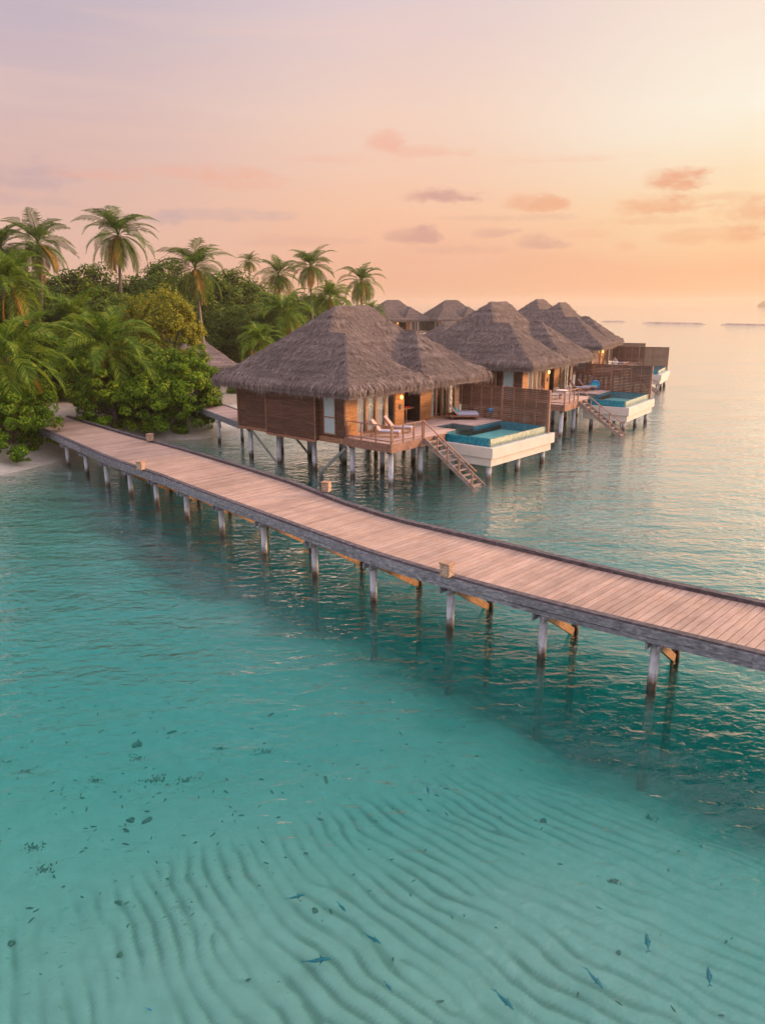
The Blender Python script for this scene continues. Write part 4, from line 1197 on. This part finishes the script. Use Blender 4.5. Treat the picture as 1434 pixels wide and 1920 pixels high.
PALMS = []
def palm_proto(seed, h, lean, mat, **k):
    o = empty('palm_tree')
    trunk_mesh(h, lean, .14, .14, seed).build('trunk', M['palm_bark'], o, True)
    V, Q = palm_crown(seed, **k); poly_build('crown', V, Q, mat, o)
    V, Q = palm_crown(seed + 50, nf=5, L=k.get('L', 4.2) * .85, droop=.8, nl=40, dry=True, lo=-75, hi=-25)
    poly_build('dry_fronds', V, Q, M['palm_dry'], o)
    g = random.Random(seed); c = MB()
    for i in range(9):
        a = g.uniform(0, 6.3); p = (.28 * math.cos(a), .28 * math.sin(a), -.25 + g.uniform(-.12, .1))
        c.tube([(p[0], p[1], p[2] - .11), (p[0], p[1], p[2] - .05), (p[0], p[1], p[2] + .05), (p[0], p[1], p[2] + .11)], [.03, .1, .1, .03], 7)
    c.build('coconuts', M['nut'], o, True)
    return o
PA = palm_proto(21, 14, 3.2, M['palm'], nf=32, L=4.9, droop=.85, hi=76, lo=-50)
PB = palm_proto(34, 14, -2.0, M['palm'], nf=28, L=4.7, droop=.7, lo=-45, hi=74)
PC = palm_proto(47, 6.5, .8, M['palm_bright'], nf=30, L=5.2, droop=.95, nl=46, lo=-35, hi=78)
used = set()
# px, py of crown centre, distance, proto, scale, yaw, label
PL = [(222, 440, 82, PA, 1.0, 2.1, 'tallest palm with a full crown against the sky, left of centre of the grove'),
      (72, 456, 84, PB, 1.05, .3, 'tall palm with thin leaning trunk, second from the left edge against the sky'),
      (2, 462, 80, PA, .95, 4., 'tall palm cut by the left edge of the photo at sky height'),
      (366, 503, 86, PA, 1.0, 5.2, 'palm with drooping orange lower fronds and pale curved trunk over the hut'),
      (468, 490, 150, PB, .62, 1., 'smallest palm top peeking over the treetops'),
      (583, 498, 118, PB, 1.0, 2., 'tall palm on the skyline left of the last palm before the villas'),
      (677, 527, 122, PA, .95, .8, 'last palm on the right of the grove, above the nearest roof'),
      (522, 515, 112, PB, .95, 3.6, 'mid height palm between the dark trees behind the nearest roof'),
      (533, 588, 92, PC, .95, .6, 'grey green palm just left of the nearest roof top'),
      (488, 640, 76, PC, .62, 2.6, 'small yellow green palm beside the left slope of the nearest roof'),
      (205, 655, 57, PC, 1.02, 1.9, 'big low palm fanning over the large bush, left of the yellow tree'),
      (6, 668, 50, PC, 1.05, 4.4, 'big low palm with orange tips at the left edge above the path'),
      (20, 530, 66, PC, .95, 3.1, 'golden palm at the left edge between the tall and the low palms'),
      (618, 560, 110, PC, .8, 5.1, 'bushy palm right behind the nearest roof peak'),
      (140, 600, 72, PC, .9, .2, 'shaded palm behind the big low palm'),
      (695, 585, 118, PC, .55, 1.4, 'low yellowish palm touching the nearest roof ridge on the right')]
for (x, y, Y, pr, s, yaw, lab) in PL:
    o = pr if pr.name not in used else copy_tree(pr)
    used.add(pr.name)
    X, Z = at_y(x, y, Y)
    place(o, (X, Y, Z), yaw, s, lab); tag(o, cat='palm tree', group='palms of the island grove')

def leaf_cloud(seed, n, ell, clumps, leaf, spread=.55, flat=0., under=True):
    """leaf-sized faces gathered in clumps spread over an uneven crown"""
    g = np.random.default_rng(seed)
    d = g.normal(size=(clumps, 3)); d /= np.linalg.norm(d, axis=1)[:, None]
    d[:, 2] = np.where(g.random(clumps) < .62, np.abs(d[:, 2]), d[:, 2])
    rr = g.uniform(.55, 1., clumps) ** .6
    C = d * rr[:, None] * np.array(ell)
    C *= (1 + .16 * np.sin(d[:, 0:1] * 5 + seed) + .1 * g.normal(size=(clumps, 1)))
    k = g.integers(0, clumps, n)
    cr = g.uniform(.6, 1.3, clumps) * spread
    off = g.normal(size=(n, 3)); off /= np.linalg.norm(off, axis=1)[:, None]
    rad = g.uniform(.35, 1., n) ** .5
    P = C[k] + off * (rad * cr[k])[:, None] * np.array([1, 1, .75])
    nr = off * .9 + d[k] * .5 + np.array([0, 0, .6]) + g.normal(size=(n, 3)) * .45
    nr /= np.linalg.norm(nr, axis=1)[:, None]
    a = np.cross(nr, g.normal(size=(n, 3))); a /= np.linalg.norm(a, axis=1)[:, None]
    b = np.cross(nr, a)
    L = leaf * g.uniform(.6, 1.3, n)[:, None]; W = L * .62
    V = np.stack([P - a * L * .5, P + b * W * .5 + nr * L * .08 - a * L * .05, P + a * L * .5, P - b * W * .5 + nr * L * .08 - a * L * .05], 1).reshape(-1, 3)
    return V, np.arange(n * 4).reshape(-1, 4), C

def tree_proto(name, seed, n, ell, clumps, leaf, spread, mat, trunk_h, tr=.25):
    o = empty(name)
    V, Q, C = leaf_cloud(seed, n, ell, clumps, leaf, spread)
    quadmesh('crown', V, Q, mat, o)
    g = random.Random(seed); m = MB()
    m.tube([(0, 0, -trunk_h), (.1, .05, -trunk_h * .5), (0, 0, -ell[2] * .1)], [tr, tr * .8, tr * .6], 9)
    for i in range(min(12, len(C))):
        c = C[i * (len(C) // 12)]
        m.tube([(0, 0, -trunk_h * .35 - ell[2] * .1), tuple(c * .45 + np.array([0, 0, -.2])), tuple(c * .95)], [tr * .45, tr * .28, tr * .08], 6)
    m.build('trunk' if name != 'shrub' else 'stems', M['bark'], o, True)
    return o
TD = [tree_proto('broadleaf_tree', 101, 26000, (6.2, 6.2, 6.2), 190, .36, 1.15, M['tree_dark'], 11),
      tree_proto('broadleaf_tree', 117, 26000, (5.6, 6.0, 6.8), 190, .36, 1.15, M['tree_dark'], 11)]
TY = tree_proto('broadleaf_tree', 133, 20000, (3.0, 3.0, 3.2), 170, .2, .5, M['tree_yellow'], 6, .16)
BS = [tree_proto('shrub', 151, 30000, (3.1, 2.9, 2.9), 210, .2, .5, M['bush'], 2.5, .08),
      tree_proto('shrub', 163, 26000, (2.7, 2.6, 2.9), 180, .2, .5, M['bush'], 2.5, .08)]
used = set()
def plant(pr, x, y, Y, s, yaw, lab, cat, grp):
    """crown centre at photo column x, row y, at distance Y"""
    o = pr if pr.name not in used else copy_tree(pr)
    used.add(pr.name)
    X, Z = at_y(x, y, Y)
    place(o, (X, Y, Z), yaw, s, lab); tag(o, cat=cat, group=grp)
TL = [(300, 595, 100, 0, 1.0, 'dark round tree between the tallest palm and the palm over the hut'),
      (420, 605, 104, 1, .95, 'dark tree behind the palm over the hut'), (470, 610, 118, 0, .95, 'dark tree under the smallest palm top'),
      (560, 625, 126, 1, .9, 'dark tree left of the last palms, behind the nearest roof'), (640, 640, 128, 0, .62, 'low dark tree at the right end of the grove'),
      (452, 640, 96, 0, .62, 'round green tree just above the hut roof'), (160, 610, 96, 1, 1.0, 'dark tree behind the tallest palm trunk'),
      (60, 620, 94, 0, 1.0, 'dark tree behind the leaning palm trunk'), (-30, 610, 90, 1, 1., 'dark tree at the left edge behind the golden palm'),
      (240, 642, 78, 1, .75, 'shaded tree behind the yellow tree'), (120, 670, 74, 0, .72, 'dark tree between the two big low palms'),
      (30, 660, 70, 1, .7, 'dark tree behind the palm at the left edge'), (350, 642, 92, 1, .8, 'dark tree whose shade falls on the hut'),
      (520, 650, 104, 0, .75, 'green tree behind the small yellow green palm'), (390, 650, 96, 0, .8, 'dark tree left of the hut top'),
      (600, 610, 135, 1, .75, 'dark tree on the skyline between the last two palms'), (490, 650, 92, 1, .6, 'dark low tree left of the nearest roof')]
for i, (x, y, Y, k, s, lab) in enumerate(TL):
    plant(TD[k], x, y, Y, s, i * 1.3, lab, 'tree', 'dark broadleaf trees of the grove')
plant(TY, 318, 628, 63, .98, .4, 'yellow green broadleaf tree above the large bush', 'tree', None)
plant(TY, 270, 610, 66, .7, 2.4, 'small yellow green tree just left of the larger one', 'tree', None)
SB = [(345, 742, 59.5, 0, 1.02, 'bright green bush at the right end, nearest the beach and villa'),
      (272, 755, 57.5, 1, 1.0, 'bright green bush in the middle behind the far kerb of the jetty'),
      (205, 748, 56.5, 0, .95, 'green bush at the left end, beside the sand path'),
      (300, 725, 59, 1, 1.1, 'taller green bush under the yellow tree'),
      (225, 722, 60, 1, 1.0, 'shaded bush under the big low palm'),
      (385, 765, 60.5, 1, .5, 'small bush spilling onto the beach near the walkway'),
      (20, 800, 48.5, 0, .92, 'round green bush at the left edge beside the jetty start'),
      (-15, 770, 50, 1, 1.0, 'bush cut by the left edge of the photo'),
      (40, 745, 53.5, 1, .62, 'small bush above the one beside the jetty start'),
      (110, 705, 70, 0, 1.0, 'dark bush behind the sand path'), (60, 700, 66, 1, 1.0, 'dark bush left of the sand path end'),
      (392, 712, 66, 1, .42, 'small bush below the hut roof edge'), (445, 735, 74, 1, .35, 'tiny plant on the sand behind the walkway'),
      (160, 700, 68, 1, 1.05, 'dark bush right behind the path, under the big palm')]
for i, (x, y, Y, k, s, lab) in enumerate(SB):
    plant(BS[k], x, y, Y, s, i * 1.7, lab, 'bush', 'bushes along the beach')

def far_wood():
    g = np.random.default_rng(77); Vs = []; Qs = []; n0 = 0; k = 0
    while k < 46:
        X = g.uniform(-120, -34); Y = g.uniform(34, 150)
        if X > -.56 * Y - 7: continue
        if seg_sd(np.array([[X, Y]]))[0] < 7: continue
        k += 1
        e = g.uniform(4.5, 6.5); hgt = g.uniform(5, 7)
        V, Q, C = leaf_cloud(200 + k, 2600, (e, e, hgt * .9), 70, .75, 1.3)
        V = V + np.array([X, Y, 1.5 + hgt * .8]); Vs.append(V); Qs.append(Q + n0); n0 += len(V)
    tag(quadmesh('woods', np.concatenate(Vs), np.concatenate(Qs), M['tree_dark']), 'dense dark woods of the island beyond the palm grove', 'woods', None, 'stuff')
far_wood()
# beach boulder by the jetty start
def lump(name, mat, loc, s, seed, lab, cat, grp=None, flat=.6):
    g = np.random.default_rng(seed); n, m = 14, 9; V = []
    for j in range(m + 1):
        th = math.pi * j / m
        for i in range(n):
            ph = 2 * math.pi * i / n
            d = np.array([math.sin(th) * math.cos(ph), math.sin(th) * math.sin(ph), math.cos(th)])
            r = 1 + .22 * math.sin(3 * d[0] + seed) + .18 * math.sin(4 * d[1] + 2 * seed) + .12 * math.sin(7 * d[2] + 5 * d[0])
            V.append(d * r * s * np.array([1, .8, flat]))
    Fc = [(j * n + i, j * n + (i + 1) % n, (j + 1) * n + (i + 1) % n, (j + 1) * n + i) for j in range(m) for i in range(n)]
    o = MB().add(V, Fc).build(name, mat, None, True)
    o.location = loc; o.rotation_euler = (0, 0, seed)
    return tag(o, lab, cat, grp)
M['rock'] = plain_mat('rock', (.32, .28, .25), .9, .25, 4, .5)
M['rock_dark'] = plain_mat('dark_coral_rock', (.13, .135, .09), .9, .4, 9, .5)
w = at(158, 786, 1.75); lump('boulder', M['rock'], (w[0] + .2, w[1] + .5, 1.85), .32, 3, 'grey boulder at the landward end of the far kerb', 'rock')

# ------------------------------------------------------------------ sea floor things: coral clumps, stones, fish
def coral(x, y, s, seed, lab):
    z0 = gz(*at(x, y, -1.9)); w = at(x, y, z0); z0 = gz(*w)
    s *= .62; g = random.Random(seed); m = MB()
    for i in range(60):
        a = g.uniform(0, 6.3); r = abs(g.gauss(0, .38)) * s; p = (r * math.cos(a) * 1.5, r * math.sin(a))
        q = g.uniform(.010, .05) * s + .006; h_ = g.uniform(.3, 1.2) * q
        m.tube([(p[0], p[1], -.03), (p[0], p[1], h_ * .4), (p[0] + g.uniform(-q, q), p[1] + g.uniform(-q, q), h_)], [q, q * .9, q * .3], 5)
    o = m.build('coral', M['rock_dark'], None); o.location = (w[0], w[1], z0 + .01)
    tag(o, lab, 'coral', 'dark coral clumps on the sand')
for a in [(292, 1463, .75, 1, 'dark coral clump on the sand, left of its twin'), (350, 1464, .55, 2, 'dark coral clump right beside the larger one'),
          (258, 1423, .45, 3, 'thin coral clump just below the dark oval stone'), (178, 1465, .35, 4, 'small brown coral clump left of the large dark one'),
          (84, 1632, .5, 5, 'grassy coral clump near the left edge'), (62, 1592, .4, 6, 'coral clump at the far left above the grassy one'),
          (1144, 1659, .4, 7, 'lone small coral clump on the pale sand at the right'), (500, 1410, .5, 8, 'coral clump in the middle left of the sand'),
          (50, 1448, .4, 9, 'coral clump near the left edge, level with the largest clump'), (412, 1404, .35, 10, 'small coral clump between the larger ones'),
          (1215, 1530, .35, 11, 'faint coral clump at the right, near the shadowed water')]:
    coral(*a)
for i, (x, y, s, lab) in enumerate([(258, 1397, .17, 'dark oval stone on the sand at left'), (245, 1540, .12, 'small dark stone left of a similar one at the edge of the ripples'),
                                    (276, 1542, .13, 'dark stone at the top left of the ripples, right of a similar one'), (591, 1714, .085, 'round brown stone between fish on the rippled sand'),
                                    (22, 1773, .08, 'small brown stone at the bottom left edge'), (225, 1797, .07, 'tiny brown stone on the ripples at lower left'),
                                    (1018, 1541, .1, 'dark pebble on pale sand at the right'), (1158, 1791, .06, 'small reddish stone near the green fish')]):
    w = at(x, y, -1.9); z0 = gz(*w); w = at(x, y, z0)
    lump('stone', M['rock_dark'], (w[0], w[1], gz(*w) + .02), s * .8, i + 2, lab, 'stone', 'stones on the sea floor', .5)

def rubble():
    g = np.random.default_rng(8); V = []; Q = []; k = 0
    N = 320; x = g.uniform(-11, 5, N); y = g.uniform(11.5, 21, N)
    m = ((-x - .2) * .45 + (y - 12.4) * .55 > g.uniform(.0, 2.5, N)) & (fbm(x / 1.5, y / 1.5, 3) > .44)
    x, y = x[m], y[m]
    x = np.r_[x, g.uniform(-7, 8, 110)]; y = np.r_[y, g.uniform(9.5, 20, 110)]
    z, _ = ground_z(x[None], y[None]); z = z[0]
    for a, b_, c in zip(x, y, z):
        s = g.uniform(.008, .038) * (1 + (g.random() < .06)); t = g.uniform(0, 6.3); cx, sx = math.cos(t), math.sin(t); st = g.uniform(1, 3)
        for (u, v_, w_) in ((-st, -.5, 0), (st, -.4, .1), (st * .8, .5, .1), (-st * .7, .6, 0), (0, 0, .8)):
            V.append((a + (u * cx - v_ * sx) * s, b_ + (u * sx + v_ * cx) * s, c + w_ * s + .012))
        Q += [(k, k + 1, k + 4), (k + 1, k + 2, k + 4), (k + 2, k + 3, k + 4), (k + 3, k, k + 4)]; k += 5
    o = quadmesh('coral_rubble', np.array(V), np.array(Q), M['rock_dark'])
    tag(o, 'scattered dark coral fragments and seaweed on the sand', 'coral rubble', None, 'stuff')
rubble()

def fish_proto(mat):
    o = empty('fish')
    m = MB(); n = 10; prof = [(-.5, .006, .012), (-.42, .018, .03), (-.25, .04, .075), (-.05, .058, .10), (.15, .06, .105), (.32, .045, .08), (.44, .025, .045), (.5, .006, .012)]
    V = []
    for (x, w_, h_) in prof:
        for i in range(n):
            t = 2 * math.pi * i / n; V.append((x, w_ * math.cos(t) + .03 * math.sin(x * 5), h_ * math.sin(t)))
    Fc = [(j * n + i, j * n + (i + 1) % n, (j + 1) * n + (i + 1) % n, (j + 1) * n + i) for j in range(len(prof) - 1) for i in range(n)]
    m.add(V, Fc); m.build('body', mat, o, True)
    f = MB()
    def fin(P, t=.006):
        nn = len(P); v = [(p[0], p[1] - t, p[2]) for p in P] + [(p[0], p[1] + t, p[2]) for p in P]
        f.add(v, [tuple(range(nn)), tuple(range(2 * nn - 1, nn - 1, -1))] + [(i, i + nn, (i + 1) % nn + nn, (i + 1) % nn) for i in range(nn)])
    y0 = .03 * math.sin(-2.4)
    fin([(-.46, y0, .0), (-.66, y0 - .02, .14), (-.58, y0 - .01, 0), (-.66, y0 - .02, -.14)])
    fin([(.12, 0.015, .09), (-.02, 0, .17), (-.25, -.02, .08)]); fin([(0, 0, -.09), (-.08, 0, -.15), (-.2, -.02, -.07)])
    f.build('fins', mat, o)
    s = MB()
    for sg in (-1, 1): s.add([(.18, sg * .05, -.02), (.02, sg * .17, -.03), (.08, sg * .06, -.03), (.1, sg * .05, -.04)], [(0, 1, 2, 3)])
    so2 = s.build('side_fin', mat, o)
    return o
M['fish'] = plain_mat('blue_fish_skin', (.01, .13, .17), .35, .3, 8)
M['fish_blue'] = plain_mat('bright_blue_fish_skin', (.01, .16, .45), .35, .3, 8)
fp = fish_proto(M['fish'])
FL = [(556, 1681, .34, 12, 'slim fish swimming above the ripples, left of the brown stone'), (641, 1701, .27, -58, 'thin greenish fish right of the brown stone, tilted down'),
      (699, 1760, .36, -42, 'dark fish pointing down right, lower centre of the ripples'), (597, 1800, .46, 2, 'largest blue fish, broad and level, over the ripples at lower centre'),
      (802, 1481, .24, 92, 'small dark fish high up in the centre, seen end on'), (728, 1850, .22, -62, 'small dark fish near the bottom centre'),
      (946, 1876, .42, -58, 'blue fish at the bottom right of centre, pointing down'), (1115, 1836, .42, -70, 'slender blue fish right of the bottom centre fish'),
      (1213, 1765, .36, 74, 'green fish pointing upward at the lower right'), (1328, 1829, .34, 70, 'bluish fish nearest the lower right corner'),
      (1372 - 200, 1792, .12, 30, 'tiny fish beside the reddish stone')]
for i, (x, y, s, a, lab) in enumerate(FL[:-1]):
    o = fp if i == 0 else copy_tree(fp)
    z = -.95; w = at(x, y, z)
    o.location = (w[0], w[1], z); o.scale = (s * 1.0, s * 1.15, s * 1.05); o.rotation_euler = (R(62), 0, R(a)); tag(o, lab, 'fish', 'fish over the rippled sand')
o = copy_tree(fp)
for ch_ in o.children:
    ch_.data = ch_.data.copy(); ch_.data.materials[0] = M['fish_blue']
w = at(280, 1892, -1.2); o.location = (w[0], w[1], -1.2); o.scale = (.13, .13, .13); o.rotation_euler = (R(60), 0, R(-30)); tag(o, 'tiny bright blue fish near the bottom left', 'fish', 'fish over the rippled sand')

# ------------------------------------------------------------------ far reefs and islet
def reef(x0, x1, y, h, seed, lab):
    a, b_ = at(x0, y, 0), at(x1, y + (2 if x0 > 1190 else 0), 0)
    g = random.Random(seed); m = MB(); n = 60
    P = []
    for i in range(n):
        t = i / (n - 1); c = a * (1 - t) + b_ * t
        e = min(1, 8 * min(t, 1 - t) + .15)
        for (dy, dz) in ((-3.5, -1.5), (-1.8, h * e * g.uniform(.55, .9)), (0, h * e * g.uniform(.8, 1.2)), (1.8, h * e * g.uniform(.5, .9)), (3.5, -1.5)):
            P.append((c[0], c[1] + dy + g.uniform(-.5, .5), dz))
    m.add(P, [(i * 5 + j, (i + 1) * 5 + j, (i + 1) * 5 + j + 1, i * 5 + j + 1) for i in range(n - 1) for j in range(4)])
    o = m.build('breakwater', M['reefrock'], None, True); tag(o, lab, 'breakwater', 'far low breakwaters')
M['reefrock'] = plain_mat('reef_rock', (.5, .36, .28), .9, .3, .3)
reef(1128, 1170, 603, .55, 1, 'short low breakwater just right of the third villa roof')
reef(1205, 1320, 606, .75, 2, 'longer low breakwater in the middle of the far sea')
reef(1352, 1470, 609, .75, 3, 'low breakwater running off the right edge of the photo')
isl = at_y(1436, 562, 2600)
lump('islet', M['tree_dark'], (isl[0] + 10, 2600, 4), 38, 2, 'dim islet on the horizon at the right edge', 'islet', None, .45)

n = NT('haze_air')
n.t.links.new(n.n('VolumePrincipled', {'Color': (1, .88, .75, 1), 'Density': .0003, 'Anisotropy': .3}).outputs[0], n.out.inputs[1])
hb = MB().box(-1500, 1500, -60, 4000, -11, 32).build('haze', n.m)
tag(hb, kind='stuff')
# ------------------------------------------------------------------ render settings
scene.view_settings.view_transform = 'Standard'
scene.view_settings.look = 'None'
scene.view_settings.exposure = 0.0
scene.view_settings.gamma = 1
scene.render.engine = 'CYCLES'
scene.cycles.transparent_max_bounces = 16
scene.cycles.max_bounces = 6
